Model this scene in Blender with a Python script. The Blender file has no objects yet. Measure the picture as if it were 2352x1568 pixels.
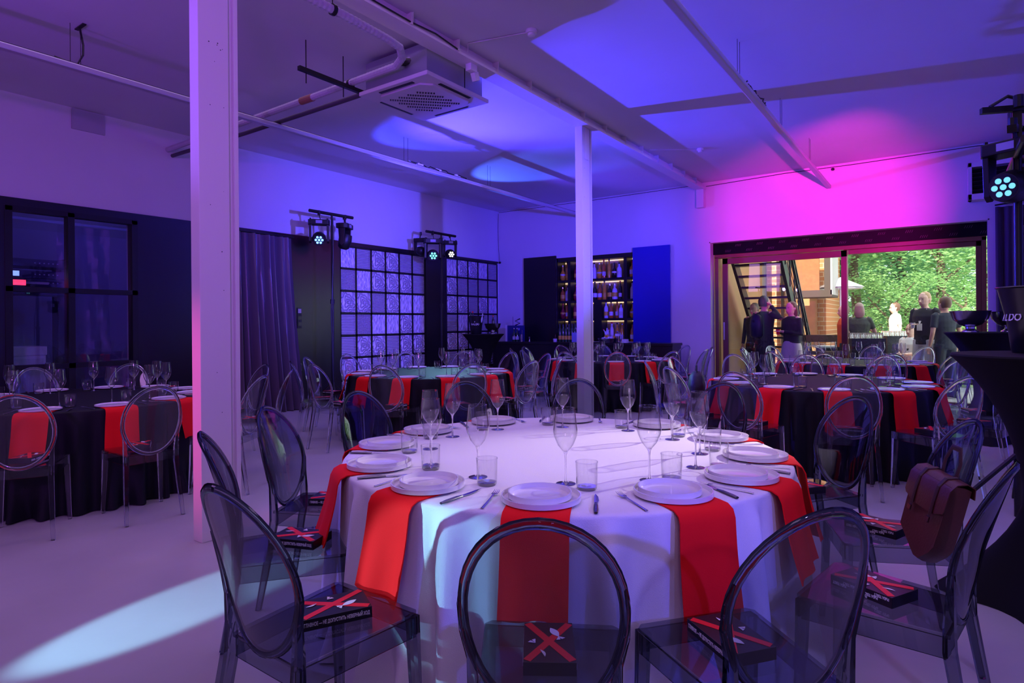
import bpy, bmesh, math, random
from mathutils import Vector, Matrix
import numpy as np
random.seed(7)
sc = bpy.context.scene
COL = sc.collection
PI = math.pi
rad = math.radians

# ------------------------------------------------------------------ camera
FPX, CX, CY0, ROLL, EYE = 1400.0, 1176.0, 745.0, rad(0.5), 1.352
YAW = math.atan2(988, 1400)
cam_d = bpy.data.cameras.new('camera'); cam = bpy.data.objects.new('camera', cam_d); COL.objects.link(cam)
cam_d.sensor_width = 36; cam_d.sensor_fit = 'HORIZONTAL'; cam_d.lens = 36 * FPX / 2352
cam_d.shift_y = (CY0 - 784) / 2352 * 1.0
cam_d.clip_start = 0.05; cam_d.clip_end = 300
cam.matrix_world = (Matrix.Translation((0, 0, EYE)) @ Matrix.Rotation(YAW, 4, 'Z') @ Matrix.Rotation(PI / 2, 4, 'X')
                    @ Matrix.Rotation(-ROLL, 4, 'Z'))
sc.camera = cam
_R = np.array([math.cos(YAW), math.sin(YAW), 0]); _F = np.array([-math.sin(YAW), math.cos(YAW), 0]); _U = np.array([0, 0, 1.0])
_C = np.array([0, 0, EYE])


def at(px, py, ax, val):
    """Photo measurement -> point on a real plane (X, Y or Z = val)."""
    a = px - CX; b = CY0 - py
    l = a * math.cos(ROLL) + b * math.sin(ROLL); v = -a * math.sin(ROLL) + b * math.cos(ROLL)
    d = _F * FPX + _R * l + _U * v
    i = 'XYZ'.index(ax)
    return Vector(_C + d * ((val - _C[i]) / d[i]))


def proj(P):
    D = np.array(P, float) - _C; d = D @ _F
    if d < .05: return -9999, -9999, d
    l = FPX * (D @ _R) / d; v = FPX * (D @ _U) / d
    return (CX + l * math.cos(ROLL) - v * math.sin(ROLL), CY0 - (l * math.sin(ROLL) + v * math.cos(ROLL)), d)


def camdist(px, d, z=0):
    p = _C + (_F + _R * (px - CX) / FPX) * d
    return Vector((p[0], p[1], z))


# ------------------------------------------------------------------ look
sc.view_settings.view_transform = 'Standard'; sc.view_settings.look = 'None'
sc.view_settings.exposure = 0.0; sc.view_settings.gamma = 1; sc.view_settings.use_curve_mapping = False
cy = sc.cycles
cy.max_bounces = 14; cy.diffuse_bounces = 3; cy.glossy_bounces = 4; cy.transmission_bounces = 10; cy.transparent_max_bounces = 40
cy.caustics_reflective = False; cy.caustics_refractive = False; cy.sample_clamp_indirect = 4.0
cy.use_denoising = True; cy.adaptive_threshold = .02
cy.blur_glossy = 0.5

W = bpy.data.worlds.new('sky'); sc.world = W; W.use_nodes = True
nt = W.node_tree; bg = nt.nodes['Background']
bg.inputs[0].default_value = (0.85, 0.93, 1.0, 1); bg.inputs[1].default_value = 3.0


def sun(rot, power, ang=1.0, col=(1, .93, .8)):
    d = bpy.data.lights.new('sun', 'SUN'); d.energy = power; d.angle = rad(ang); d.color = col
    o = bpy.data.objects.new('sun', d); o.rotation_euler = rot; COL.objects.link(o); return o


sun((rad(48), rad(8), rad(-20)), 13.0)


def spot(loc, tgt, col, power, angle=40, blend=.5, r=.05):
    d = bpy.data.lights.new('spot', 'SPOT'); d.energy = power; d.color = col
    d.spot_size = rad(angle); d.spot_blend = blend; d.shadow_soft_size = r
    o = bpy.data.objects.new('spot', d); o.location = loc
    o.rotation_euler = (Vector(tgt) - Vector(loc)).to_track_quat('-Z', 'Y').to_euler(); COL.objects.link(o); return o


def area(loc, tgt, col, power, sx=1, sy=1, spread=180):
    d = bpy.data.lights.new('area', 'AREA'); d.energy = power; d.color = col; d.shape = 'RECTANGLE'; d.size = sx; d.size_y = sy
    d.spread = rad(spread)
    o = bpy.data.objects.new('area', d); o.location = loc
    o.rotation_euler = (Vector(tgt) - Vector(loc)).to_track_quat('-Z', 'Y').to_euler(); COL.objects.link(o); return o


XL, YB, XR, YF, ZC = -8.70, 11.79, 2.9, -3.2, 4.06
BLUE = (.045, .05, 1.0); VIO = (.16, .06, 1.0); MAG = (1.0, .012, .60); RED = (1.0, .03, .16); CYAN = (.32, .74, 1.0); WHITE = (.85, .9, 1.0)
# stage lamps: L1 and L2 on the two stands by the far wall, R1 on the stand by the fan heater, F1 and F2 added behind the camera; other lamps have no modelled fixture
L1 = (-7.78, 6.02, 2.80); L2 = (-7.70, 8.95, 2.80); R1 = (.16, 5.18, 2.33); F1 = (1.9, -1.2, 2.6); F2 = (-5.75, -1.35, 2.65)
spot(L1, (-5.5, 6.55, 4.06), (.035, .05, 1.0), 330, 48, .35, .02)
spot(L2, (-6.1, 8.9, 4.06), (.05, .12, 1.0), 330, 50, .45, .02)
spot(L1, (.3, 7.2, 3.9), BLUE, 2000, 54, .6, .03)
spot(L1, (.8, 7.6, 3.7), (.06, .03, 1.0), 3000, 70, .8, .05)
spot(F2, (-5.4, 1.7, 4.06), (.28, .03, 1.0), 190, 85, 1.0, .05)  # added wash from an unseen lamp, tints the ceiling corner violet
spot((1.2, -2.0, 2.2), (-5.8, 1.6, 4.06), (.26, .03, 1.0), 330, 66, 1.0, .05)  # weak upward lamp added to turn this side of the ceiling violet
spot(L2, (-2.0, 11.2, 3.7), (.10, .04, 1.0), 500, 60, .8, .05)
spot(R1, (-1.75, YB, 3.2), MAG, 2300, 35, .8, .04)
spot(R1, (-1.35, 10.9, 4.0), RED, 620, 19, .9, .04)
spot(R1, (XL, 7.6, 2.75), (.085, .06, 1.0), 3600, 40, 1.0, .05)
spot((-3.0, 4.2, 2.6), (XL, 8.0, 1.5), (.30, .20, 1.0), 420, 50, 1.0, .05)  # lamp without a fixture, added to brighten the glass blocks
spot(R1, (-6.9, YB, 2.9), (.05, .035, 1.0), 3000, 34, 1.0, .05)
spot((.0, 4.9, 2.5), (-4.2, YB, 2.6), (.18, .05, 1.0), 560, 50, .95, .08)
spot((.9, -2.4, 2.7), (-6.8, 2.0, 3.9), (.42, .04, 1.0), 520, 80, .95, .15)  # violet wall wash from an added lamp out of view
spot((-3.2, -1.9, 1.5), (-1.36, 1.50, .50), CYAN, 1100, 9.0, .5, .02)
spot((-2.75, -2.5, 1.35), (-3.02, 1.45, .0), CYAN, 2600, 7.5, .5, .02)
spot(R1, (-1.2, 2.75, .75), (1.0, .86, 1.0), 470, 27, .9, .03)
spot(L2, (-1.1, 6.6, .75), CYAN, 800, 20, .8, .04)
spot(L2, (-5.3, 6.2, .75), CYAN, 240, 34, .8, .04)
spot((-4.6, -1.8, 2.6), (-3.9, 2.0, 2.9), (.20, .07, 1.0), 420, 24, .8, .05)
spot((-4.9, -.8, 2.6), (-3.9, 7.0, 2.0), (.16, .09, 1.0), 700, 14, .9, .05)
spot((-5.6, -1.2, 2.0), (-3.9, 2.0, .85), (1, .05, .40), 420, 24, .9, .05)
area((-3.2, 4.6, 3.95), (-3.2, 4.6, 0), (.74, .49, 1.0), 122, 8, 9, 120)  # overhead fill added for the general violet level, no real fitting
spot((2.5, -1.5, 2.9), (.0, 3.7, 0), (.34, .27, 1.0), 300, 50, .9, .1)  # added to lift the dark floor on this side
area((1.6, -2.6, 3.2), (-2.5, 3.0, 1.0), (.78, .52, 1.0), 24, 1.2, 1.2)  # soft fill added behind the camera, not a stage lamp
spot((2.3, .6, 1.9), (-1.0, 1.9, .35), (.09, .08, 1.0), 330, 26, .9, .03)
spot((-5.4, .9, 2.2), (-2.3, 1.9, .35), (.14, .12, 1.0), 300, 22, .9, .03)
area((-6.0, -2.6, 3.2), (-4.0, 3.0, 1.0), (.70, .30, 1.0), 26, 1.2, 1.2)  # second soft fill added behind the camera, bluish violet

# ------------------------------------------------------------------ materials
_mc = {}


def mat(name, col, rough=.5, metal=0, spec=.5, noise=0, nscale=8, bump=0, bscale=60, emit=None, estr=0, coat=0, sheen=0, col2=None, trans=0):
    if name in _mc: return _mc[name]
    m = bpy.data.materials.new(name); m.use_nodes = True; n = m.node_tree; b = n.nodes['Principled BSDF']
    b.inputs['Base Color'].default_value = (*col, 1); b.inputs['Roughness'].default_value = rough
    b.inputs['Metallic'].default_value = metal; b.inputs['Specular IOR Level'].default_value = spec
    b.inputs['Coat Weight'].default_value = coat; b.inputs['Sheen Weight'].default_value = sheen
    b.inputs['Transmission Weight'].default_value = trans
    if emit: b.inputs['Emission Color'].default_value = (*emit, 1); b.inputs['Emission Strength'].default_value = estr
    tc = n.nodes.new('ShaderNodeTexCoord')
    if noise:
        t = n.nodes.new('ShaderNodeTexNoise'); t.inputs['Scale'].default_value = nscale; t.inputs['Detail'].default_value = 6
        r = n.nodes.new('ShaderNodeMix'); r.data_type = 'RGBA'
        c2 = col2 or tuple(max(0, c * (1 - noise)) for c in col)
        r.inputs[6].default_value = (*col, 1); r.inputs[7].default_value = (*c2, 1)
        n.links.new(tc.outputs['Object'], t.inputs['Vector']); n.links.new(t.outputs['Fac'], r.inputs[0]); n.links.new(r.outputs[2], b.inputs['Base Color'])
    if bump:
        t2 = n.nodes.new('ShaderNodeTexNoise'); t2.inputs['Scale'].default_value = bscale; t2.inputs['Detail'].default_value = 4
        bp = n.nodes.new('ShaderNodeBump'); bp.inputs['Strength'].default_value = bump; bp.inputs['Distance'].default_value = .01
        n.links.new(tc.outputs['Object'], t2.inputs['Vector']); n.links.new(t2.outputs['Fac'], bp.inputs['Height']); n.links.new(bp.outputs[0], b.inputs['Normal'])
    _mc[name] = m; return m


def clear(name, mid, edge, rough=.02, f0=.05, gain=1.0, power=2.2):
    """clear plastic / thin glass: tinted transparency that absorbs more towards grazing, plus a mirror sheen"""
    if name in _mc: return _mc[name]
    m = bpy.data.materials.new(name); m.use_nodes = True; n = m.node_tree; n.nodes.clear(); L = n.links.new
    out = n.nodes.new('ShaderNodeOutputMaterial'); lw = n.nodes.new('ShaderNodeLayerWeight'); lw.inputs[0].default_value = .5
    p1 = n.nodes.new('ShaderNodeMath'); p1.operation = 'POWER'; p1.inputs[1].default_value = power
    p5 = n.nodes.new('ShaderNodeMath'); p5.operation = 'POWER'; p5.inputs[1].default_value = 4
    ma = n.nodes.new('ShaderNodeMath'); ma.operation = 'MULTIPLY_ADD'; ma.inputs[1].default_value = .9 * gain; ma.inputs[2].default_value = f0; ma.use_clamp = True
    mx = n.nodes.new('ShaderNodeMix'); mx.data_type = 'RGBA'; mx.inputs[6].default_value = (*mid, 1); mx.inputs[7].default_value = (*edge, 1)
    tr = n.nodes.new('ShaderNodeBsdfTransparent'); gl = n.nodes.new('ShaderNodeBsdfGlossy'); gl.inputs['Roughness'].default_value = rough
    ms = n.nodes.new('ShaderNodeMixShader')
    L(lw.outputs['Facing'], p1.inputs[0]); L(lw.outputs['Facing'], p5.inputs[0]); L(p1.outputs[0], mx.inputs[0]); L(mx.outputs[2], tr.inputs[0])
    L(p5.outputs[0], ma.inputs[0]); L(ma.outputs[0], ms.inputs[0]); L(tr.outputs[0], ms.inputs[1]); L(gl.outputs[0], ms.inputs[2]); L(ms.outputs[0], out.inputs[0])
    _mc[name] = m; return m


def floor_mat():
    m = mat('polished_concrete', (.52, .49, .50), .42, noise=.35, nscale=1.3, bump=.05, bscale=25); n = m.node_tree
    t = n.nodes.new('ShaderNodeTexNoise'); t.inputs['Scale'].default_value = 2.2; t.inputs['Detail'].default_value = 8
    mr = n.nodes.new('ShaderNodeMapRange'); mr.inputs[3].default_value = .25; mr.inputs[4].default_value = .55
    tc = n.nodes.new('ShaderNodeTexCoord'); n.links.new(tc.outputs['Object'], t.inputs[0]); n.links.new(t.outputs[0], mr.inputs[0])
    n.links.new(mr.outputs[0], n.nodes['Principled BSDF'].inputs['Roughness']); return m


def brick_mat(name, c1, c2, mortar, scale, bw=.5, rh=.25, msz=.02, squash=1):
    m = bpy.data.materials.new(name); m.use_nodes = True; n = m.node_tree; b = n.nodes['Principled BSDF']; b.inputs['Roughness'].default_value = .85
    t = n.nodes.new('ShaderNodeTexBrick'); t.inputs['Color1'].default_value = (*c1, 1); t.inputs['Color2'].default_value = (*c2, 1); t.inputs['Mortar'].default_value = (*mortar, 1)
    t.inputs['Scale'].default_value = scale; t.inputs['Brick Width'].default_value = bw; t.inputs['Row Height'].default_value = rh; t.inputs['Mortar Size'].default_value = msz
    tc = n.nodes.new('ShaderNodeTexCoord'); mp = n.nodes.new('ShaderNodeMapping'); mp.inputs['Rotation'].default_value = (PI / 2, 0, 0)
    n.links.new(tc.outputs['Object'], mp.inputs[0]); n.links.new(mp.outputs[0], t.inputs[0]); n.links.new(t.outputs[0], b.inputs[0]); return m


def pattern_mat(name, kind):
    """pressed-glass face patterns, by relief, with base colour darker where the relief is low"""
    m = bpy.data.materials.new(name); m.use_nodes = True; n = m.node_tree; b = n.nodes['Principled BSDF']; L = n.links.new
    b.inputs['Base Color'].default_value = (.85, .83, .92, 1); b.inputs['Roughness'].default_value = .3; b.inputs['Specular IOR Level'].default_value = .8
    tc = n.nodes.new('ShaderNodeTexCoord'); mp = n.nodes.new('ShaderNodeMapping'); L(tc.outputs['Object'], mp.inputs[0])
    bp = n.nodes.new('ShaderNodeBump'); bp.inputs['Strength'].default_value = 1; bp.inputs['Distance'].default_value = .022
    cr = n.nodes.new('ShaderNodeMix'); cr.data_type = 'RGBA'; cr.inputs[6].default_value = (.42, .38, .46, 1); cr.inputs[7].default_value = (.92, .90, .95, 1)
    if kind == 'rib':
        t = n.nodes.new('ShaderNodeTexWave'); t.bands_direction = 'Z'; t.inputs['Scale'].default_value = 11; o = t.outputs['Fac']
    elif kind == 'grid':
        t = n.nodes.new('ShaderNodeTexWave'); t.bands_direction = 'Z'; t.inputs['Scale'].default_value = 12
        t2 = n.nodes.new('ShaderNodeTexWave'); t2.bands_direction = 'Y'; t2.inputs['Scale'].default_value = 12; L(mp.outputs[0], t2.inputs[0])
        mm = n.nodes.new('ShaderNodeMath'); mm.operation = 'MINIMUM'; L(t.outputs['Fac'], mm.inputs[0]); L(t2.outputs['Fac'], mm.inputs[1]); o = mm.outputs[0]
    elif kind == 'leaf':
        t = n.nodes.new('ShaderNodeTexWave'); t.wave_type = 'RINGS'; t.rings_direction = 'SPHERICAL'; t.inputs['Scale'].default_value = 7; t.inputs['Distortion'].default_value = 14; t.inputs['Detail'].default_value = 1; o = t.outputs['Fac']
    else:
        t = n.nodes.new('ShaderNodeTexVoronoi'); t.inputs['Scale'].default_value = 26; mp.inputs['Scale'].default_value = (1, 1, .5); o = t.outputs['Distance']
    L(mp.outputs[0], t.inputs[0]); L(o, bp.inputs['Height']); L(bp.outputs[0], b.inputs['Normal']); L(o, cr.inputs[0]); L(cr.outputs[2], b.inputs[0]); return m


M = dict(
    plaster=mat('white_plaster', (.74, .73, .76), .75, noise=.08, nscale=2, bump=.12, bscale=12),
    ceil=mat('painted_ceiling', (.70, .69, .74), .6, noise=.10, nscale=1.2, bump=.25, bscale=5),
    blackwall=mat('black_wall_panel', (.012, .010, .014), .28, noise=.3, nscale=3),
    blackmetal=mat('black_metal', (.012, .012, .014), .4, metal=.3),
    column=mat('column_paint', (.72, .69, .68), .45, bump=.1, bscale=8),
    whitemetal=mat('white_metal', (.70, .68, .70), .4),
    cream=mat('cream_plastic', (.62, .60, .62), .4),
    whiteplastic=mat('white_plastic', (.78, .77, .78), .4),
    china=mat('white_china', (.80, .77, .80), .12, coat=.5),
    linen=mat('white_linen', (.80, .77, .82), .85, bump=.35, bscale=500),
    blackcloth=mat('black_tablecloth', (.006, .006, .010), .6, spec=.25, bump=.2, bscale=300),
    spandex=mat('black_spandex', (.004, .004, .006), .7, spec=.2),
    red=mat('red_napkin', (.90, .006, .008), .8, spec=.2, bump=.25, bscale=420),
    steel=mat('cutlery_steel', (.62, .62, .66), .18, metal=1),
    darksteel=mat('dark_steel', (.20, .20, .22), .25, metal=1),
    curtain=mat('violet_grey_satin', (.13, .10, .135), .3, sheen=.3),
    darkcurtain=mat('dark_blackout_cloth', (.05, .035, .07), .7, sheen=.2),
    book=mat('book_black', (.008, .007, .012), .35),
    bookred=mat('book_red', (.85, .012, .02), .4),
    bookwhite=mat('book_white', (.80, .78, .84), .5),
    pages=mat('book_pages', (.62, .60, .58), .8),
    leather=mat('brown_leather', (.10, .022, .016), .38, noise=.4, nscale=9, bump=.1, bscale=90),
    leatherdark=mat('dark_leather', (.035, .010, .009), .45, bump=.1, bscale=90),
    wood=mat('door_wood', (.20, .062, .022), .35, noise=.4, nscale=5, bump=.05),
    ply=mat('tan_board', (.52, .30, .13), .7, noise=.35, nscale=2.5),
    film=mat('printed_dark_film', (.004, .003, .006), .5, spec=.12, noise=.6, nscale=6),
    bar=mat('bar_black', (.008, .007, .010), .35),
    bluepanel=mat('blue_panel', (.012, .014, .42), .2, spec=.8),
    rail=mat('aluminium_rail', (.62, .62, .66), .3, metal=.5),
    duct=mat('insulated_duct', (.50, .49, .55), .6, bump=.2, bscale=40),
    darkpipe=mat('dark_insulated_pipe', (.07, .06, .08), .55),
    foil=mat('brown_tape', (.30, .14, .08), .5),
    cableblack=mat('black_cable', (.01, .01, .012), .5),
    skin=mat('skin', (.62, .34, .25), .55), skinpale=mat('skin_pale', (.75, .46, .36), .55),
    tee=mat('black_shirt', (.015, .015, .02), .8), denim=mat('dark_blue_shirt', (.020, .028, .045), .8),
    grey=mat('pale_grey_trousers', (.55, .52, .55), .8), skirt=mat('cream_skirt', (.80, .68, .60), .8), orange=mat('orange_trousers', (.75, .10, .03), .8),
    whitecloth=mat('white_shirt', (.80, .78, .78), .8), floral=mat('floral_black_shirt', (.02, .03, .025), .8, noise=1, nscale=30, col2=(.12, .16, .10)),
    hairdark=mat('dark_hair', (.035, .02, .014), .5), hairblond=mat('blond_hair', (.50, .30, .14), .5), hairbrown=mat('brown_hair', (.13, .06, .03), .5), hairgrey=mat('ash_hair', (.35, .27, .20), .5),
    paving=mat('terrace_paving', (.50, .47, .42), .8, noise=.3, nscale=2),
    brick=brick_mat('sunlit_brick', (.55, .22, .08), (.42, .15, .06), (.60, .42, .26), 2.2),
    wicker=mat('wicker_panel', (.42, .16, .06), .8, noise=.5, nscale=14),
    leaf=mat('tree_leaves', (.12, .27, .045), .5, noise=.6, nscale=1.1, col2=(.34, .46, .10)),
    bark=mat('bark', (.12, .08, .05), .9, bump=.4),
    darkwood=mat('dark_timber', (.07, .04, .03), .6),
    paleglass=mat('pale_sheet', (.55, .70, .68), .4),
    led_blue=mat('led_blue', (.1, .3, 1), .3, emit=(.15, .35, 1), estr=3.5), led_white=mat('led_white', (1, 1, 1), .3, emit=(1, .93, .78), estr=2.6),
    led_green=mat('led_green', (.1, 1, .6), .3, emit=(.2, 1, .7), estr=1.9), led_off=mat('lens_dark', (.02, .02, .03), .1), led_teal=mat('led_teal', (.1, .8, .8), .3, emit=(.25, .85, .9), estr=.9),
    lcd=mat('lcd_blue', (.2, .3, 1), .3, emit=(.25, .35, 1), estr=2.0), led_red=mat('led_red', (1, .05, .1), .3, emit=(1, .04, .12), estr=2.2),
    lens=clear('lens_glass', (.95, .95, .95), (.7, .7, .7)),
)
FLOOR = floor_mat()
CH_S = clear('smoky_plastic', (.66, .69, .74), (.25, .28, .34), .03, .045, .9, 2.6)
def solid(name, col, ior=1.45, rough=.0):
    m = bpy.data.materials.new(name); m.use_nodes = True; n = m.node_tree; n.nodes.clear()
    out = n.nodes.new('ShaderNodeOutputMaterial'); g = n.nodes.new('ShaderNodeBsdfGlass'); g.inputs['Color'].default_value = (*col, 1); g.inputs['IOR'].default_value = ior; g.inputs['Roughness'].default_value = rough
    n.links.new(g.outputs[0], out.inputs[0]); _mc[name] = m; return m


CH_SR = solid('smoky_plastic_thick', (.58, .61, .66)); _x = clear('smoky_plastic_thick', (.52, .57, .64), (.04, .05, .09), .03, .07, 1.2, 2.4)
CH_C = clear('clear_plastic', (.95, .96, .98), (.75, .77, .85), .04, .045, 1.1, 2.6)
CH_CR = solid('clear_plastic_thick', (.93, .94, .97)); _x = clear('clear_plastic_thick', (.92, .93, .97), (.55, .58, .72), .06, .16, 2.2, 2.6)
GL = clear('wine_glass_wall', (.98, .98, .985), (.22, .22, .27), .012, .09, 2.4, 3.2)
GLT = solid('glass_thick', (.97, .97, .98)); _x = clear('glass_thick', (.90, .90, .93), (.22, .22, .27), .02, .2, 1.8, 2.4)
PANE = clear('window_pane', (.80, .84, .88), (.7, .75, .8), .005, .05, .8, 3)
GLB = clear('glass_base', (.95, .95, .965), (.35, .35, .40), .02, .10, 1.6, 2.6)
DPANE = clear('door_pane', (.94, .97, .96), (.85, .9, .88), .005, .035, .6, 3)


# ------------------------------------------------------------------ mesh builder
class MB:
    def __init__(s): s.v = []; s.f = []

    def add(s, vs, fs):
        o = len(s.v); s.v += [tuple(p) for p in vs]; s.f += [tuple(i + o for i in f) for f in fs]; return s

    def box(s, x0, x1, y0, y1, z0, z1):
        return s.add([(x, y, z) for z in (z0, z1) for y in (y0, y1) for x in (x0, x1)],
                     [(0, 2, 3, 1), (4, 5, 7, 6), (0, 1, 5, 4), (2, 6, 7, 3), (0, 4, 6, 2), (1, 3, 7, 5)])

    def obox(s, c, sz, R=None, rz=0):
        R = R or Matrix.Rotation(rz, 3, 'Z'); c = Vector(c)
        vs = [c + R @ Vector((x * sz[0] / 2, y * sz[1] / 2, z * sz[2] / 2)) for z in (-1, 1) for y in (-1, 1) for x in (-1, 1)]
        return s.add(vs, [(0, 2, 3, 1), (4, 5, 7, 6), (0, 1, 5, 4), (2, 6, 7, 3), (0, 4, 6, 2), (1, 3, 7, 5)])

    def bar(s, p0, p1, w, h, up=(0, 0, 1)):
        p0 = Vector(p0); p1 = Vector(p1); d = (p1 - p0); L = d.length; d.normalize()
        up = Vector(up)
        if abs(d.dot(up)) > .98: up = Vector((0, 1, 0))
        x = d.cross(up).normalized(); z = x.cross(d).normalized()
        R = Matrix((x, d, z)).transposed(); return s.obox((p0 + p1) / 2, (w, L, h), R)

    def rings(s, rings, closed=True, cap=True):
        n = len(rings[0]); vs = [p for r in rings for p in r]; fs = []
        for i in range(len(rings) - 1):
            for j in range(n if closed else n - 1):
                k = (j + 1) % n; fs.append((i * n + j, i * n + k, (i + 1) * n + k, (i + 1) * n + j))
        if cap and closed: fs.append(tuple(reversed(range(n)))); fs.append(tuple((len(rings) - 1) * n + j for j in range(n)))
        return s.add(vs, fs)

    def lathe(s, prof, n=24, c=(0, 0, 0), cap=True):
        R = [[(c[0] + r * math.cos(2 * PI * j / n), c[1] + r * math.sin(2 * PI * j / n), c[2] + z) for j in range(n)] for r, z in prof]
        return s.rings(R, True, cap)

    def loft(s, pts, rad_, n=8, up=(0, 0, 1), cap=True, closed_path=False):
        """tube through pts; rad_ = list of (rx, ry) or r"""
        P = [Vector(p) for p in pts]; m = len(P); R = []
        upv = Vector(up); prev = None
        for i, p in enumerate(P):
            if closed_path: t = (P[(i + 1) % m] - P[i - 1]).normalized()
            else: t = (P[min(i + 1, m - 1)] - P[max(i - 1, 0)]).normalized()
            u = upv if prev is None else prev
            x = t.cross(u)
            if x.length < 1e-4: x = t.cross(Vector((0, 1, 0.01)))
            x.normalize(); y = x.cross(t).normalized(); prev = y
            r = rad_[i] if isinstance(rad_, (list, tuple)) and not (len(rad_) == 2 and m != 2 and not isinstance(rad_[0], (list, tuple))) else rad_
            rx, ry = r if isinstance(r, (list, tuple)) else (r, r)
            R.append([p + x * rx * math.cos(2 * PI * j / n) + y * ry * math.sin(2 * PI * j / n) for j in range(n)])
        if closed_path:
            R.append(R[0]); return s.rings(R, True, False)
        return s.rings(R, True, cap)

    def tube(s, pts, r, n=6): return s.loft(pts, [r] * len(pts), n)

    def cyl(s, p0, p1, r0, r1=None, n=14): return s.loft([p0, p1], [r0, r1 if r1 is not None else r0], n)

    def prism(s, poly, h, Mx=None):
        """poly in xy, extruded by h in z, then transformed"""
        Mx = Mx or Matrix(); n = len(poly)
        vs = [Mx @ Vector((x, y, 0)) for x, y in poly] + [Mx @ Vector((x, y, h)) for x, y in poly]
        return s.add(vs, [tuple(reversed(range(n))), tuple(range(n, 2 * n))] + [(i, (i + 1) % n, n + (i + 1) % n, n + i) for i in range(n)])

    def sheet(s, P, th=0):
        """grid of points P[i][j]; th>0 gives it thickness along local normals"""
        a = len(P); b = len(P[0]); P = [[Vector(p) for p in r] for r in P]
        F = [(i * b + j, i * b + j + 1, (i + 1) * b + j + 1, (i + 1) * b + j) for i in range(a - 1) for j in range(b - 1)]
        V = [p for r in P for p in r]
        if not th: return s.add(V, F)
        N = []
        for i in range(a):
            for j in range(b):
                du = P[min(i + 1, a - 1)][j] - P[max(i - 1, 0)][j]; dv = P[i][min(j + 1, b - 1)] - P[i][max(j - 1, 0)]
                q = du.cross(dv); N.append(q.normalized() if q.length > 1e-9 else Vector((0, 0, 1)))
        V2 = [v + n_ * th for v, n_ in zip(V, N)]; k = a * b
        F2 = [tuple(reversed([x + k for x in f])) for f in F]
        edge = [(0, j) for j in range(b)] + [(i, b - 1) for i in range(1, a)] + [(a - 1, j) for j in range(b - 2, -1, -1)] + [(i, 0) for i in range(a - 2, 0, -1)]
        E = [i * b + j for i, j in edge]
        S = [(E[q], E[(q + 1) % len(E)], E[(q + 1) % len(E)] + k, E[q] + k) for q in range(len(E))]
        return s.add(V + V2, F + F2 + [tuple(reversed(f)) for f in S])

    def build(s, name, m, parent=None, smooth=False, loc=None, bevel=0, subsurf=0):
        me = bpy.data.meshes.new(name); me.from_pydata(s.v, [], s.f); me.update()
        bm = bmesh.new(); bm.from_mesh(me); bmesh.ops.recalc_face_normals(bm, faces=bm.faces)
        if bevel: bmesh.ops.bevel(bm, geom=[e for e in bm.edges], offset=bevel, segments=2, affect='EDGES', profile=.6)
        bm.to_mesh(me); bm.free()
        me.materials.append(m)
        if smooth: me.polygons.foreach_set('use_smooth', [True] * len(me.polygons)); me.set_sharp_from_angle(angle=rad(50))
        o = bpy.data.objects.new(name, me); COL.objects.link(o)
        if parent: o.parent = parent
        if loc is not None: o.location = loc
        if subsurf:
            md = o.modifiers.new('s', 'SUBSURF'); md.levels = subsurf; md.render_levels = subsurf
        return o


def tag(o, label, cat, group=None, kind=None):
    o['label'] = label; o['category'] = cat
    if group: o['group'] = group
    if kind: o['kind'] = kind
    return o


def struct(o): o['kind'] = 'structure'; return o


def thing(name, label, cat, loc=(0, 0, 0), rz=0, group=None):
    o = bpy.data.objects.new(name, None); o.empty_display_size = .1; COL.objects.link(o); o.location = loc; o.rotation_euler = (0, 0, rz)
    return tag(o, label, cat, group)


def dup(root, loc, rz=None, label=None, group=None, rot=None):
    def cp(o, par):
        c = o.copy(); COL.objects.link(c)
        if par: c.parent = par
        for k in kids.get(o.name, ()): cp(k, c)
        return c
    kids = {}
    for o in root.children_recursive: kids.setdefault(o.parent.name, []).append(o)
    r = cp(root, None); r.location = loc
    if rot is not None: r.rotation_euler = rot
    elif rz is not None: r.rotation_euler = (0, 0, rz)
    if label: r['label'] = label
    if group: r['group'] = group
    return r


def text_mesh(txt, size, m, parent, Mx, name='lettering', bold=.0, xs=.8, center=True):
    c = bpy.data.curves.new(name, 'FONT'); c.body = txt; c.size = size; c.extrude = .0004; c.offset = bold
    c.align_x = 'CENTER' if center else 'LEFT'; c.align_y = 'CENTER'; c.resolution_u = 2
    t = bpy.data.objects.new('tmp', c); COL.objects.link(t); bpy.context.view_layer.update()
    me = bpy.data.meshes.new_from_object(t.evaluated_get(bpy.context.evaluated_depsgraph_get()))
    bpy.data.objects.remove(t)
    me.transform(Matrix.Diagonal((xs, 1, 1, 1))); me.transform(Mx); me.materials.clear(); me.materials.append(m)
    o = bpy.data.objects.new(name, me); COL.objects.link(o)
    if parent: o.parent = parent
    return o


ORD = ['nearest', 'second', 'third', 'fourth', 'fifth', 'sixth', 'seventh', 'eighth', 'ninth', 'tenth', 'eleventh', 'twelfth', 'thirteenth', 'fourteenth', 'fifteenth', 'sixteenth', 'seventeenth', 'eighteenth', 'nineteenth', 'twentieth']


def inframe(p, m=60):
    x, y, d = proj(p); return d > .3 and -m < x < 2352 + m and -m < y < 1568 + m + 140


# ================================================================== THE SETTING
def box_obj(name, x0, x1, y0, y1, z0, z1, m, parent=None, bevel=0):
    return MB().box(x0, x1, y0, y1, z0, z1).build(name, m, parent, bevel=bevel)


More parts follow.
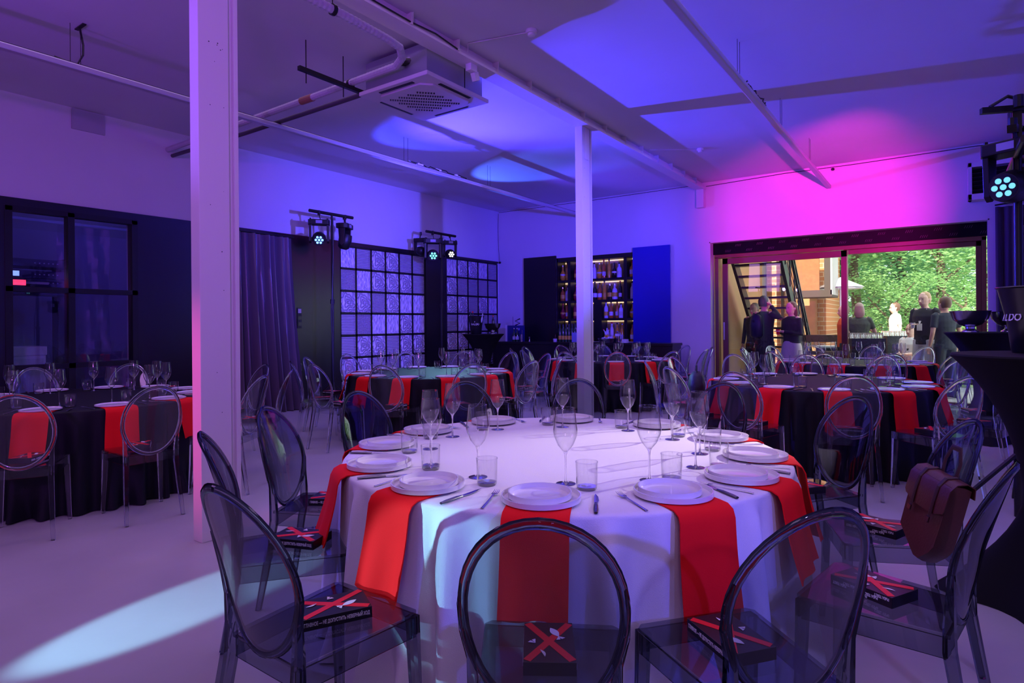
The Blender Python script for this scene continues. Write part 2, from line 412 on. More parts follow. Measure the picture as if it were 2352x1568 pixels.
struct(box_obj('floor', XL - 2.2, XR, YF, YB + .3, -.1, 0, FLOOR))
struct(box_obj('ceiling', XL - 2.2, XR + .1, YF - .1, YB + .3, ZC, ZC + .15, M['ceil']))
WY0, WY1, WZ1 = 2.364, 3.69, 2.735
w = MB()
for a in [(XL - .2, XL, YF, WY0, 0, ZC), (XL - .2, XL, WY1, YB + .3, 0, ZC), (XL - .2, XL, WY0, WY1, WZ1, ZC)]: w.box(*a)
struct(w.build('wall_left', M['plaster']))
DX0, DX1, DZ = -3.655, .60, 2.905       # door opening in the back wall
NX0, NX1, NZ0, NZ1 = -7.08, -5.20, .97, 2.83
w = MB()
for a in [(XL - .2, NX0, 0, ZC), (NX0, NX1, NZ1, ZC), (NX0, NX1, 0, NZ0), (NX1, DX0, 0, ZC), (DX0, DX1, DZ, ZC), (DX1, XR, 0, ZC)]:
    w.box(a[0], a[1], YB, YB + .3, a[2], a[3])
struct(w.build('wall_back', M['plaster']))
struct(box_obj('wall_right', XR, XR + .1, YF, YB + .3, 0, ZC, M['plaster']))
struct(box_obj('wall_front', XL - .2, XR, YF - .1, YF, 0, ZC, M['plaster']))

# columns
for k, y0 in enumerate([1.99, 6.98]):
    c = MB(); x0, x1 = -3.895, -3.79
    c.box(x0, x1, y0, y0 + .20, 0, 3.92); c.box(x0, x1 - .022, y0 + .20, y0 + .235, 0, 3.92); c.box(x0, x1, y0 + .235, y0 + .265, 0, 3.92)
    o = struct(c.build('pillar', M['column'], bevel=.004)); sp = MB(); rr = random.Random(k)
    for q in range(14):
        y_ = y0 + rr.uniform(.03, .19); z_ = rr.uniform(.8, 3.4); r_ = rr.uniform(.0015, .004)
        sp.lathe([(r_, 0), (r_, .002)], 8) if False else sp.cyl((x1, y_, z_), (x1 + .001, y_, z_), r_, n=8)
    sp.build('drill_mark', M['cableblack'], o)
    if k: MB().box(x1, x1 + .008, y0 + .05, y0 + .15, 3.5, 3.9).build('top_plate', M['column'], o)
# ceiling beam (steel section with ribs)
BX = -3.80
b = MB(); b.box(BX - .09, BX + .09, YF, YB, 3.92, 3.94); b.box(BX - .015, BX + .015, YF, YB, 3.94, ZC)
b.box(BX - .06, BX + .07, YF, YB, 3.94, 3.985)
y = YF + .2
while y < YB: b.box(BX - .085, BX + .085, y, y + .012, 3.93, ZC); y += .62
struct(b.build('beam', M['column']))
struct(box_obj('beam_bracket', BX - .06, BX + .08, YB - .12, YB, 3.57, 3.92, M['plaster'], bevel=.004))

# black dado along the left wall with the glazed partition opening
w = MB()
BT = 2.855
for a in [(YF, WY0 - .03, 0, BT), (WY0 - .03, WY1 + .03, WZ1 + .02, BT), (WY1 + .03, 4.86, 0, BT), (4.86, 6.04, 2.80, BT), (6.04, 7.03, 0, BT), (7.03, 9.22, 2.79, BT), (9.22, 9.86, 0, BT), (9.86, 11.72, 2.81, BT)]:
    w.box(XL, XL + .035, a[0], a[1], a[2], a[3])
struct(w.build('wall_left_panelling', M['blackwall']))

# glazed partition
wf = MB(); X0, X1 = XL - .08, XL + .05
for y in (WY0, (2.975 + .0), WY1): wf.box(X0, X1, y - .035, y + .035, 0, WZ1 + .02)
for z in (.02, .90, 1.81, WZ1): wf.box(X0, X1, WY0 - .03, WY1 + .03, z - .03, z + .03)
win = struct(wf.build('window_1', M['blackmetal']))
MB().box(XL - .02, XL - .014, WY0, WY1, .03, WZ1).build('window_1_pane', PANE, win)
# side room behind it
sr = MB()
for a in [(XL - 2.2, XL - 2.1, YF, 6.0, 0, ZC), (XL - 2.2, XL - .2, 1.2, 1.3, 0, ZC), (XL - 2.2, XL - .2, 5.2, 5.3, 0, ZC)]: sr.box(*a)
struct(sr.build('wall_side_room', mat('side_room_paint', (.30, .28, .36), .6)))
area((XL - .7, 3.9, 3.6), (XL - 1.8, 3.4, 1.5), (.20, .12, 1.0), 9, .5, .5)

# small vent plate high on the wall
tag(box_obj('access_panel', XL, XL + .02, 3.0, 3.36, 3.80, ZC - .01, mat('dull_panel', (.42, .42, .46), .6)), 'flat grey rectangular plate under the ceiling on the wall above the black-framed window', 'panel')


# glass block screens
def screen(y0, y1, ztop, ncol, label):
    t = thing('glass_block_screen', label, 'glass block wall', (XL, y0, 0))
    cw = (y1 - y0) / ncol; rows = 7; rh = .399
    f = MB()
    for i in range(ncol + 1): f.box(-.03, .02, i * cw - .02, i * cw + .02, 0, ztop)
    for j in range(rows + 1):
        z = max(ztop - j * rh, 0); f.box(-.03, .02, 0, y1 - y0, z - .02, z + .02)
    f.build('grid_frame', M['blackmetal'], t)
    me = {}
    rng = random.Random(ncol)
    for j in range(rows):
        for i in range(ncol):
            z1 = ztop - j * rh - .021; z0 = max(z1 - rh + .042, .02)
            k = rng.choice(['rib', 'grid', 'leaf', 'leaf', 'cell'])
            w_, h_ = cw - .044, z1 - z0
            key = (k, round(h_, 2))
            if key not in me:
                bm = MB(); bm.box(-.08, .004, -w_ / 2, w_ / 2, -h_ / 2, h_ / 2); bm.box(.004, .016, -w_ / 2, w_ / 2, h_ / 2 - .022, h_ / 2); bm.box(.004, .016, -w_ / 2, w_ / 2, -h_ / 2, -h_ / 2 + .022)
                bm.box(.004, .016, -w_ / 2, -w_ / 2 + .022, -h_ / 2 + .022, h_ / 2 - .022); bm.box(.004, .016, w_ / 2 - .022, w_ / 2, -h_ / 2 + .022, h_ / 2 - .022)
                mt = _mc.get('gb_' + k) or pattern_mat('gb_' + k, k); _mc['gb_' + k] = mt
                o = bm.build('glass_block', mt, t); me[key] = o
            else:
                o = me[key].copy(); COL.objects.link(o); o.parent = t
            o.location = (0, (i + .5) * cw, (z0 + z1) / 2)
    return t


screen(7.05, 9.205, 2.775, 6, 'wide screen of patterned glass blocks in a black grid, six blocks across')
screen(9.87, 11.70, 2.795, 5, 'narrow screen of patterned glass blocks in a black grid beside the corner, five across')


# curtain over the doorway
def curtain(name, label, p0, p1, z0, z1, m, folds, amp, flare=0, seed=1, nrm=(1, 0)):
    rng = random.Random(seed); n = folds * 8; P = []
    ph = [rng.uniform(-.6, .6) for _ in range(folds + 2)]; L = math.hypot(p1[0] - p0[0], p1[1] - p0[1])
    for k in range(13):
        t = k / 12; r = []
        for i in range(n + 1):
            u = i / n; uu = u * (1 + flare * t ** 1.6)
            f = math.sin(u * folds * 2 * PI + ph[int(u * folds)] * .3 + 1.3 * t * math.sin(u * 9)) * amp * (.45 + .75 * t) + .4 * amp * math.sin(u * folds * PI * .9 + 2)
            x = p0[0] + (p1[0] - p0[0]) * uu + nrm[0] * (f + .03 + .02 * t); y = p0[1] + (p1[1] - p0[1]) * uu + nrm[1] * (f + .03 + .02 * t)
            r.append((x, y, z1 + (z0 - z1) * t))
        P.append(r)
    return tag(MB().sheet(P).build(name, m, smooth=True), label, 'curtain')


curtain('curtain', 'long violet-grey satin curtain pooling beside the light switch', (XL + .10, 4.80), (XL + .10, 6.0), .01, 2.775, M['curtain'], 10, .075, .17, 3)
struct(box_obj('door_1', XL - .25, XL - .2, 4.86, 6.04, 0, 2.8, M['blackwall']))
tag(MB().cyl((XL + .11, 4.8, 2.79), (XL + .11, 6.05, 2.79), .012).build('curtain_rod', M['blackmetal']), 'thin black rod carrying the violet-grey satin curtain', 'curtain rod')
t = thing('light_switch', 'stacked black switch plate with one pale rocker beside the satin curtain', 'switch', (XL + .035, 6.19, 1.32))
box_obj('plate', 0, .012, -.04, .04, 0, .34, M['blackmetal'], t); box_obj('rocker', .012, .02, -.03, .03, .25, .32, mat('pale_rocker', (.35, .33, .28), .4), t)
for z in (.04, .14): box_obj('socket', .012, .018, -.028, .028, z, z + .06, M['blackwall'], t)
t = thing('wall_socket', 'small bronze-lit wall socket low beside the satin curtain', 'socket', (XL + .035, 6.19, .62))
box_obj('plate', 0, .012, -.04, .04, 0, .12, M['darksteel'], t); box_obj('cover', .012, .02, -.03, .03, .02, .10, M['blackmetal'], t)

# side room contents
t = thing('equipment_rack', 'rack of lit audio equipment glowing behind the black-framed window', 'equipment rack', (XL - 1.35, 2.9, 0))
rk = MB()
for y in (-.42, .42): rk.box(-.25, .25, y - .02, y + .02, 0, 2.30)
rk.box(-.25, .25, -.44, .44, 0, .06); rk.build('rack_frame', M['blackmetal'], t)
rm = mat('rack_unit_face', (.05, .05, .09), .4)
for k, z in enumerate([1.80, 1.91, 2.02, 2.17]):
    u = box_obj('rack_unit', -.22, .26, -.40, .40, z, z + .10, rm, t)
    if k == 1: box_obj('red_strip', .26, .265, -.34, -.05, .01 + z, z + .08, M['led_red'], u); MB().box(.26, .268, -.05, .2, z + .03, z + .06).build('ports', M['whiteplastic'], u)
    if k == 2: box_obj('display', .26, .266, -.30, -.12, z + .02, z + .085, M['lcd'], u)
    if k == 0: box_obj('indicator', .26, .266, -.36, -.33, z + .03, z + .06, M['led_red'], u)
    for q in range(6): MB().cyl((.26, .05 + q * .05, z + .05), (.27, .05 + q * .05, z + .05), .008, n=8).build('knob', M['whiteplastic'], u)
t = thing('white_cabinet', 'white box-like cabinet seen low behind the black-framed window', 'cabinet', (XL - .75, 2.62, 0))
box_obj('body', -.25, .25, -.26, .26, 0, 1.02, M['whiteplastic'], t, .01); box_obj('lid', -.26, .26, -.27, .27, 1.02, 1.13, M['whiteplastic'], t, .01)
box_obj('drawer_front', .25, .262, -.23, .23, .55, .98, mat('off_white', (.62, .62, .66), .4), t)
P = [[(XL - .55 + .03 * math.sin(j * 1.7 + i * .6) + .02 * math.sin(i * 2.3), 3.02 + .05 * j, 1.0 + .14 * i) for j in range(13)] for i in range(13)]
tag(MB().sheet(P).build('plastic_sheet', clear('plastic_film', (.70, .66, .95), (.4, .36, .7), .4, .10), smooth=True), 'crumpled translucent plastic sheet hung behind the black-framed window', 'plastic sheet')

# ------------------------------------------------------------------ bar wall
tag(box_obj('cabinet_door_panel', -7.93, -7.07, YB - .06, YB - .02, .3, 2.885, M['bar']), 'tall matt black folding panel beside the bottle shelves', 'panel')
tag(box_obj('cabinet_door_panel', -5.215, -4.42, YB - .06, YB - .02, .3, 2.915, M['bluepanel']), 'tall glossy panel coloured blue beside the bottle shelves', 'panel')
ND = .34
t = thing('bottle_shelving', 'recessed black shelving filled with bottles behind the bar', 'shelving', ((NX0 + NX1) / 2, YB + .30, 0))
cxn = (NX0 + NX1) / 2; hw = (NX1 - NX0) / 2
SZ = [.98, 1.47, 1.87, 2.33]
s_ = MB(); s_.box(-hw, hw, .02, .05, NZ0, NZ1); s_.build('back_panel', mat('lit_back_panel', (.55, .42, .30), .5, noise=.3), t)
s_ = MB(); s_.box(-hw, -hw + .03, -.3, .05, NZ0, NZ1); s_.box(hw - .03, hw, -.3, .05, NZ0, NZ1); s_.box(-hw, hw, -.3, .05, NZ1 - .09, NZ1 + .0); s_.build('case', M['bar'], t)
for z in SZ[1:]: box_obj('shelf', -hw + .03, hw - .03, -.26, .02, z - .05, z, M['bar'], t)
for x in (-6.77, -5.42): box_obj('upright', x - cxn - .035, x - cxn + .035, -.28, .02, NZ0, NZ1 - .09, M['bar'], t)
box_obj('closed_box', -6.17 - cxn, -5.98 - cxn, -.27, .0, NZ0, 1.82, M['blackwall'], t)
for z in SZ[1:] + [NZ1 - .09]:
    box_obj('light_strip', -hw + .05, hw - .05, -.0, .015, z - .07 if z < 2.7 else z - .02, z - .055 if z < 2.7 else z - .005, mat('warm_strip', (1, .8, .5), .3, emit=(1, .70, .42), estr=1.6), t)

bm_ = [mat('amber_spirit', (.50, .16, .02), .12, coat=.6), mat('golden_spirit', (.72, .42, .03), .12, coat=.6), mat('clear_bottle', (.70, .72, .85), .08, coat=.6), mat('dark_bottle', (.015, .012, .012), .1, coat=.6),
       mat('green_bottle', (.01, .06, .02), .1, coat=.6), mat('ruby_bottle', (.25, .01, .03), .1, coat=.6), mat('white_bottle', (.78, .76, .80), .3)]
bn = ['amber', 'golden', 'clear', 'dark', 'green', 'ruby', 'white']
PROF = [[(.036, 0), (.038, .01), (.038, .17), (.030, .20), (.014, .225), (.013, .28)],
        [(.044, 0), (.046, .01), (.046, .13), (.040, .165), (.015, .19), (.014, .235)],
        [(.032, 0), (.033, .01), (.033, .20), (.026, .235), (.013, .26), (.013, .31)],
        [(.030, 0), (.052, .04), (.050, .12), (.018, .18), (.014, .25)]]
protoB = {}


def bottle(kind, prof, loc, label, group, sc_=1.0, tilt=None, cat='bottle'):
    if (kind, prof) not in protoB:
        r = thing('bottle', label, cat, loc, 0, group); p = PROF[prof]; h = p[-1][1]
        MB().lathe(p, 12).build('glass_body', bm_[kind], r, smooth=True)
        MB().lathe([(p[-1][0] + .002, h - .002), (p[-1][0] + .002, h + .025)], 10).build('cap', [M['blackmetal'], M['steel'], M['bookred']][(kind + prof) % 3], r)
        rr = p[2][0] + .0008; lm = [M['bookwhite'], mat('yellow_label', (.75, .50, .05), .5), M['pages']][(kind * 2 + prof) % 3]
        MB().lathe([(rr, .045), (rr, .115)], 12, cap=False).build('label', lm, r, smooth=True)
        protoB[(kind, prof)] = r
    else: r = dup(protoB[(kind, prof)], loc, 0, label, group)
    r.scale = (sc_, sc_, sc_)
    if tilt: r.rotation_euler = tilt
    return r


rng = random.Random(11)
sn = ['counter-level', 'lowest', 'middle', 'top']
for si, z in enumerate(SZ):
    x = NX0 + .08; q = 0; cnt = {}
    while x < NX1 - .06:
        if abs(x + 6.77) < .09 or abs(x + 5.42) < .09 or (si in (0, 1) and -6.24 < x < -5.92): x += .02; continue
        if -6.52 < x < -6.28 and si < 3 and False: x += .05; continue
        kind = rng.choice([0, 1, 1, 2, 2, 3, 5, 6, 6, 3, 0]); prof = rng.randrange(4)
        side = 'left of' if False else ('beside the black panel' if x < -6.77 else 'between the uprights' if x < -5.42 else 'beside the blue panel')
        key = (kind, side); cnt[key] = cnt.get(key, 0) + 1
        lab = f"{bn[kind]} bottle on the {sn[si]} bar shelf, {side}"
        if cnt[key] > 1: lab = f"{ORD[cnt[key]-1]} {bn[kind]} bottle on the {sn[si]} bar shelf, {side}"
        else: lab = 'first ' + lab
        bottle(kind, prof, (x, YB + .14 + rng.uniform(-.03, .03), z + .001 if si else NZ0), lab, f'bottles on the {sn[si]} bar shelf', rng.uniform(1.16, 1.30))
        x += .112 + rng.uniform(0, .015); q += 1

# bar counter and what stands on it
BY0, BY1, BZ = 11.0, 11.5, .97
BXL, BXR = at(1128, 785, 'Y', BY0).x, at(1545, 785, 'Y', BY0).x
t = thing('bar_counter', 'long matt black bar counter before the bottle shelves', 'bar counter', ((BXL + BXR) / 2, BY0, 0)); hb = (BXR - BXL) / 2
box_obj('body', -hb + .02, hb - .02, .04, .5, 0, BZ - .05, M['bar'], t); box_obj('worktop', -hb, hb, 0, .52, BZ - .05, BZ, M['bar'], t, .004)
by = lambda px: at(px, 783, 'Y', 11.2).x
for k, px in enumerate([1282, 1289, 1296, 1303, 1310, 1316]): bottle(4, 2, (by(px), 11.28, BZ), f'{ORD[k]} green bottle of the row on the bar, counted from the black panel'.replace('nearest', 'first'), 'green bottles in a row on the bar', 1.15)
for k, px in enumerate([1181, 1188]): bottle(4, 0, (by(px), 11.2, BZ), ['green bottle on the bar touching the blue menu board', 'green bottle on the bar next to the bar tools'][k], 'green bottles by the menu board', 1.0)
t = thing('menu_board', 'blue upright menu box standing on the bar near the corner', 'sign', (by(1178), 11.33, BZ))
box_obj('board', -.24, .20, 0, .05, 0, .36, mat('navy_board', (.02, .03, .20), .4), t); box_obj('white_edge', -.28, -.25, -.02, .04, 0, .38, M['whiteplastic'], t)
box_obj('badge', .02, .10, -.006, 0, .25, .30, M['lcd'].copy() if False else mat('badge_blue', (.25, .28, .6), .4), t)
zz = thing('zigzag_ornament', 'black zigzag ornament standing on top of the blue menu box', 'ornament', (by(1180), 11.35, BZ + .36))
MB().tube([(-.06, 0, .0), (.07, 0, .05), (-.06, 0, .10), (.07, 0, .15)], .014, 6).build('zigzag', M['blackmetal'], zz)
MB().cyl((-.12, 0, -.0), (-.12, 0, .2), .004).build('rod', M['blackmetal'], zz)
t = thing('bar_tool_cup', 'steel cup of bar tools beside the green bottles', 'bar tools', (by(1198), 11.2, BZ))
MB().lathe([(.03, 0), (.034, .16), (.030, .16), (.028, .01)], 14).build('cup', M['steel'], t, smooth=True); MB().cyl((0, 0, .02), (.02, 0, .26), .006).build('spoon', M['steel'], t)
t = thing('jigger', 'small pink-lit steel jigger alone on the bar before the black panel', 'jigger', (by(1219), 11.15, BZ))
MB().lathe([(.022, 0), (.010, .05), (.024, .11)], 14).build('cups', M['steel'], t, smooth=True)
t = thing('wire_basket', 'small white basket with a herb sprig on the bar', 'basket', (by(1276), 11.18, BZ))
MB().lathe([(.035, 0), (.045, .07), (.042, .07), (.032, .005)], 12).build('basket', M['whiteplastic'], t, smooth=True); MB().cyl((0, 0, .03), (.01, 0, .16), .006).build('sprig', mat('herb', (.25, .08, .08), .7), t)
t = thing('ice_tray', 'wide steel tray heaped with ice and small bottles on the bar', 'tray', (by(1395), 11.22, BZ))
MB().lathe([(.16, 0), (.20, .085), (.195, .085), (.155, .01)], 28).build('bowl', M['steel'], t, smooth=True)
im = MB()
for k in range(26): a = rng.uniform(0, 6.28); r = rng.uniform(0, .16); im.obox((r * math.cos(a), r * math.sin(a), .075 + rng.uniform(0, .03)), (.03, .03, .03), Matrix.Rotation(rng.random() * 3, 3, 'X') @ Matrix.Rotation(rng.random() * 3, 3, 'Z'))
im.build('ice', mat('ice', (.75, .75, .9), .1), t)
for k, (dx, a) in enumerate([(-.06, .5), (.04, -.6), (.12, .9)]): bottle(2, 0, (by(1395) + dx, 11.20, BZ + .08), ['clear bottle at the pillar end of the ice tray', 'clear bottle in the middle of the ice tray', 'clear bottle leaning out of the ice tray'][k], 'bottles chilling in the ice tray', .75, (0, a, 0))
t = thing('glass_jug', 'glass jug with a paper label on the bar beside the ice tray', 'jug', (by(1421), 11.2, BZ))
MB().lathe([(.05, 0), (.055, .15), (.04, .2), (.05, .23)], 16, cap=False).build('jug_body', GLT, t, smooth=True); box_obj('paper_label', -.05, .05, -.062, -.058, .13, .18, M['whiteplastic'], t)
tag(box_obj('napkin_box', by(1436) - .05, by(1436) + .05, 11.15, 11.25, BZ, BZ + .07, M['whiteplastic']), 'small white napkin box on the bar near the blue panel', 'box')
tag(box_obj('cool_box', by(1318) - .06, by(1318) + .08, 11.22, 11.36, BZ, BZ + .2, mat('pale_blue_box', (.30, .34, .62), .5)), 'pale blue box on the bar beside the row of green bottles', 'box')

# ------------------------------------------------------------------ sliding doors
YD = 12.02
rv = MB(); rv.box(DX0, DX0 + .02, YB, YD, 0, DZ); rv.box(DX1 - .02, DX1, YB, YD, 0, DZ); rv.box(DX0, DX1, YB, YD, DZ - .02, DZ)
struct(rv.build('trim_1', M['column']))
d = MB(); FX0, FX1 = DX0 + .04, DX1 - .03
d.box(FX0, FX0 + .07, YD - .03, YD + .12, 0, 2.62); d.box(FX1 - .06, FX1, YD - .03, YD + .12, 0, 2.66); d.box(FX0, FX1, YD - .03, YD + .12, 2.60, 2.67)
d.box(FX0, FX1, YD, YD + .12, 0, .04); d.box(-1.40, -1.34, YD + .03, YD + .12, .04, 2.60)
d.box(-1.33, FX1 - .06, YD + .02, YD + .11, 2.52, 2.60); d.box(.44, .51, YD + .02, YD + .11, .04, 2.60)
door = struct(d.build('door_2', M['wood'], bevel=.004))
box_obj('fixed_pane', -1.34, .44, YD + .06, YD + .068, .04, 2.52, DPANE, door)
lf = MB(); lx0, lx1 = -3.47, -1.345
lf.box(lx0, lx0 + .10, YD - .02, YD + .03, .04, 2.59); lf.box(lx1 - .09, lx1, YD - .02, YD + .03, .04, 2.59); lf.box(lx0, lx1, YD - .02, YD + .03, 2.48, 2.59); lf.box(lx0, lx1, YD - .02, YD + .03, .04, .14)
leaf = struct(lf.build('door_3', mat('door_wood_dark', (.16, .035, .022), .35, noise=.3, nscale=4), bevel=.004))
box_obj('door_pane', lx0 + .1, lx1 - .09, YD + .0, YD + .008, .14, 2.48, DPANE, leaf)
box_obj('door_handle', lx0 + .02, lx0 + .05, YD - .06, YD - .02, 1.02, 1.36, M['steel'], leaf)
struct(box_obj('trim_2', DX0 + .02, DX1 - .02, YD - .05, YD + .1, 2.67, DZ - .02, M['film']))
tw = MB()
for i in range(11):   # pale stencil marks on the dark film
    for j in range(2):
        cx_ = DX0 + .3 + i * .39 + (.19 if j else 0); cz = 2.725 + j * .1
        for q in range(4): tw.bar((cx_ - .05 + q * .028, YD - .052, cz - .02), (cx_ - .03 + q * .028, YD - .052, cz + .022), .008, .003)
struct(tw.build('trim_3', mat('film_print', (.22, .12, .16), .5)))

# ------------------------------------------------------------------ fan heater, dark curtains
hp = at(2224, 385, 'Y', YB - .0)
t = thing('fan_heater', 'grey wall-hung fan heater with black louvres above the dark curtain', 'heater', (.76, YB - .12, 3.43))
hs = MB(); W_, H_ = .86, .56
hs.box(-W_ / 2, W_ / 2, -.26, -.08, H_ / 2 - .07, H_ / 2); hs.box(-W_ / 2, W_ / 2, -.26, -.08, -H_ / 2, -H_ / 2 + .09); hs.box(-W_ / 2, -W_ / 2 + .05, -.26, -.08, -H_ / 2, H_ / 2); hs.box(W_ / 2 - .05, W_ / 2, -.26, -.08, -H_ / 2, H_ / 2); hs.box(-W_ / 2 + .02, W_ / 2 - .02, -.10, .12, -H_ / 2 + .02, H_ / 2 - .02)
hs.build('housing', M['cream'], t, bevel=.006)
for k in range(6):
    z = -.155 + k * .062
    MB().obox((0, -.225, z), (W_ - .1, .075, .008), Matrix.Rotation(rad(-35), 3, 'X')).build('louvre', M['blackmetal'], t)
for k, (x0, x1, s, l) in enumerate([(.66, 1.25, 5, 'dark tied-back curtain hanging beside the glass doors'), (1.25, 2.6, 9, 'wide dark curtain hanging in the corner behind the lighting stand')]):
    curtain('blackout_curtain', l, (x0, YB - .1), (x1, YB - .1), .02, 3.05 if k == 0 else 3.3, M['darkcurtain'], 5 + 5 * k, .045, 0, s, (0, -1))
tag(MB().cyl((XR - .05, YB - .1, 3.32), (.66, YB - .1, 3.08), .012).build('curtain_wire', M['blackmetal']), 'thin sloping wire carrying the dark curtains beside the doors', 'curtain wire')

# ------------------------------------------------------------------ ceiling services
def rail(name, label, x, y0, y1, wires, z=3.68):
    t = thing(name, label, 'light rail', (x, y0, z), 0, None)
    MB().box(-.035, .035, 0, y1 - y0, -.03, .025).build('profile', M['rail'], t, bevel=.012)
    MB().box(-.02, .02, .0, y1 - y0, .025, .032).build('top_channel', M['cableblack'], t)
    for y in wires:
        for dx in (-.03, .05): MB().cyl((0, y - y0 + dx, .03), (0, y - y0 + dx, ZC - z), .0025, n=5).build('wire', M['cableblack'], t)
    return t


rail('light_rail', 'slim suspended aluminium light rail running past the pillars towards the bar', -6.30, .0, YB - .02, [2.2, 6.3, 8.27])
rail('light_rail', 'slim suspended aluminium light rail ending above the glass doors', -1.58, .5, YB - .02, [6.04, 7.93, 9.9])
for k, (x, ys, lab) in enumerate([(-1.58, [6.3, 6.42, 6.6, 6.8, 6.95, 7.05], 'tangle of black cable lying along the rail near the doors'), (-6.30, [6.4, 6.6, 6.8, 7.0, 7.2, 7.45, 7.7], 'black cable and small drivers lying along the rail near the bar')]):
    t = thing('cable_bundle', lab, 'cable', (x, ys[0], 3.72)); rr = random.Random(k)
    MB().tube([(rr.uniform(-.03, .03), y - ys[0], rr.uniform(0, .04)) for y in ys for _ in (0, 1)], .008, 5).build('cable', M['cableblack'], t)
    for y in ys[1::2]: MB().obox((0, y - ys[0], .01), (.03, .12, .025)).build('driver', M['whiteplastic'] if k else M['cableblack'], t)
t = thing('cable_drop', 'black cable dropping from the ceiling hook to the rail above the window tables', 'cable', (-6.3, 2.25, 3.7))
MB().tube([(-.02, 0, .36), (.0, .02, .2), (.02, .01, .1), (0, -.03, .0), (0, -.2, .02)], .009, 6).build('cable', M['cableblack'], t)
MB().obox((0, .0, .355), (.18, .03, .01)).build('ceiling_hook', M['cableblack'], t)

ZD = 3.86
dp = [at(px, py, 'Z', ZD) for px, py in [(640, -22), (690, 0), (782, 44), (870, 92), (893, 112)]]
dl = [Vector((-3.93, 0.2, ZD)), Vector((-3.93, 3.3, ZD)), Vector((-3.95, 3.75, ZD)), Vector((-3.98, 3.92, ZD)), Vector((-4.10, 4.07, ZD - .01)), Vector((-4.26, 4.15, ZD - .02)), Vector((-5.6, 4.16, ZD - .03)), Vector((-7.0, 4.16, ZD - .04)), Vector((XL, 4.14, ZD - .06))]
t = thing('flexible_duct', 'pale insulated pipe bending under the ceiling and running to the window wall', 'pipe', (0, 0, 0))
path = []
for a, b2 in zip(dl, dl[1:]):
    n = max(2, int((b2 - a).length / .022))
    path += [a.lerp(b2, i / n) for i in range(n)]
path.append(dl[-1])
MB().loft(path, [.034 + .003 * (i % 2) for i in range(len(path))], 10).build('ribbed_sleeve', M['duct'], t)
for y, x in [(3.13, -3.93)]: MB().loft([(x, y, ZD), (x, y + .03, ZD)], [.045, .045], 12).build('clamp', M['blackmetal'], t); MB().cyl((x, y + .01, ZD + .04), (x, y + .01, ZC), .004).build('hanger', M['blackmetal'], t)
for x in (-4.95, -7.55): MB().loft([(x, 4.16, ZD - .03), (x + .03, 4.16, ZD - .03)], [.046, .046], 12).build('clamp', M['blackmetal'], t)
MB().loft([(-5.75, 4.16, ZD - .031), (-5.55, 4.16, ZD - .031)], [.04, .04], 12).build('tape_wrap', M['foil'], t)
t = thing('copper_pipe', 'thin dark insulated pipe running beside the pale duct to the window wall', 'pipe', (0, 0, 0))
MB().tube([(-4.25, 4.33, 3.84), (-4.45, 4.30, 3.78), (-5.0, 4.28, 3.75), (-7.0, 4.26, 3.74), (XL, 4.2, 3.73)], .026, 8).build('pipe_run', M['darkpipe'], t, smooth=True)
for x in (-4.75, -7.4): MB().loft([(x, 4.28, 3.757), (x + .03, 4.28, 3.757)], [.036, .036], 12).build('clamp', M['blackmetal'], t)
MB().tube([(-4.3, 4.30, 3.84), (-4.2, 4.22, 3.9), (-4.05, 4.28, 3.96), (-4.0, 4.45, 3.95)], .022, 8).build('elbow', M['duct'], t, smooth=True)
t = thing('strut_channel', 'black perforated channel on threaded rods carrying the pipes', 'bracket', (-4.9, 3.62, 3.77))
MB().box(-.02, .02, -.1, .75, -.02, .02).build('channel', M['blackmetal'], t)
for y in (-.02, .42): MB().cyl((0, y, -.12), (0, y, ZC - 3.77), .005, n=6).build('threaded_rod', M['blackmetal'], t)

# cassette air conditioner
t = thing('cassette_air_conditioner', 'square ceiling cassette air conditioner with slatted grille hung beside the beam', 'air conditioner', (-4.35, 4.64, 3.68), rad(0))
box_obj('housing', -.42, .42, -.42, .42, .04, .33, mat('zinc', (.35, .36, .45), .35, metal=.6), t)
pm = MB(); pm.box(-.47, .47, -.47, .47, .0, .04); pm.build('fascia', M['cream'], t, bevel=.008)
oc = [(-.27, -.36), (.27, -.36), (.36, -.27), (.36, .27), (.27, .36), (-.27, .36), (-.36, .27), (-.36, -.27)]
MB().prism(oc, .02, Matrix.Translation((0, 0, -.02))).build('grille_frame', M['cream'], t, bevel=.004)
for k in range(4):
    R_ = Matrix.Rotation(k * PI / 2, 3, 'Z'); c = R_ @ Vector((0, .405, -.003))
    MB().obox(c, (.46, .035, .006), R_).build('air_slot', M['blackmetal'], t)
for k in range(-3, 4):   # diagonal rows of grille slots
    L_ = .36 - abs(k) * .088
    R_ = Matrix.Rotation(rad(45), 3, 'Z'); g = MB(); n = int(2 * L_ / .024)
    for i in range(n): c = R_ @ Vector((-L_ + (i + .5) * 2 * L_ / n, k * .082, -.021)); g.obox(c, (.015, .038, .004), R_)
    g.build('grille_slot_row', M['blackmetal'], t)
for dx, dy in ((.45, .1), (.3, .45)): MB().cyl((dx, dy, -.0), (dx, dy, ZC - 3.68), .005, n=6).build('threaded_rod', M['blackmetal'], t)
for k in range(2): MB().cyl((.30, -.30 + .1 * k, .22), (.12, -.46 + .1 * k, .20), .035, n=10).build('insulated_coupling', M['cableblack'], t)
pts = [(-.50 + .05 * math.sin(i * 1.9), -.30 + .045 * math.cos(i * 1.9), .10 + .012 * math.sin(i * 3)) for i in range(16)]
MB().tube(pts, .007, 5).build('coiled_cable', M['cableblack'], t)

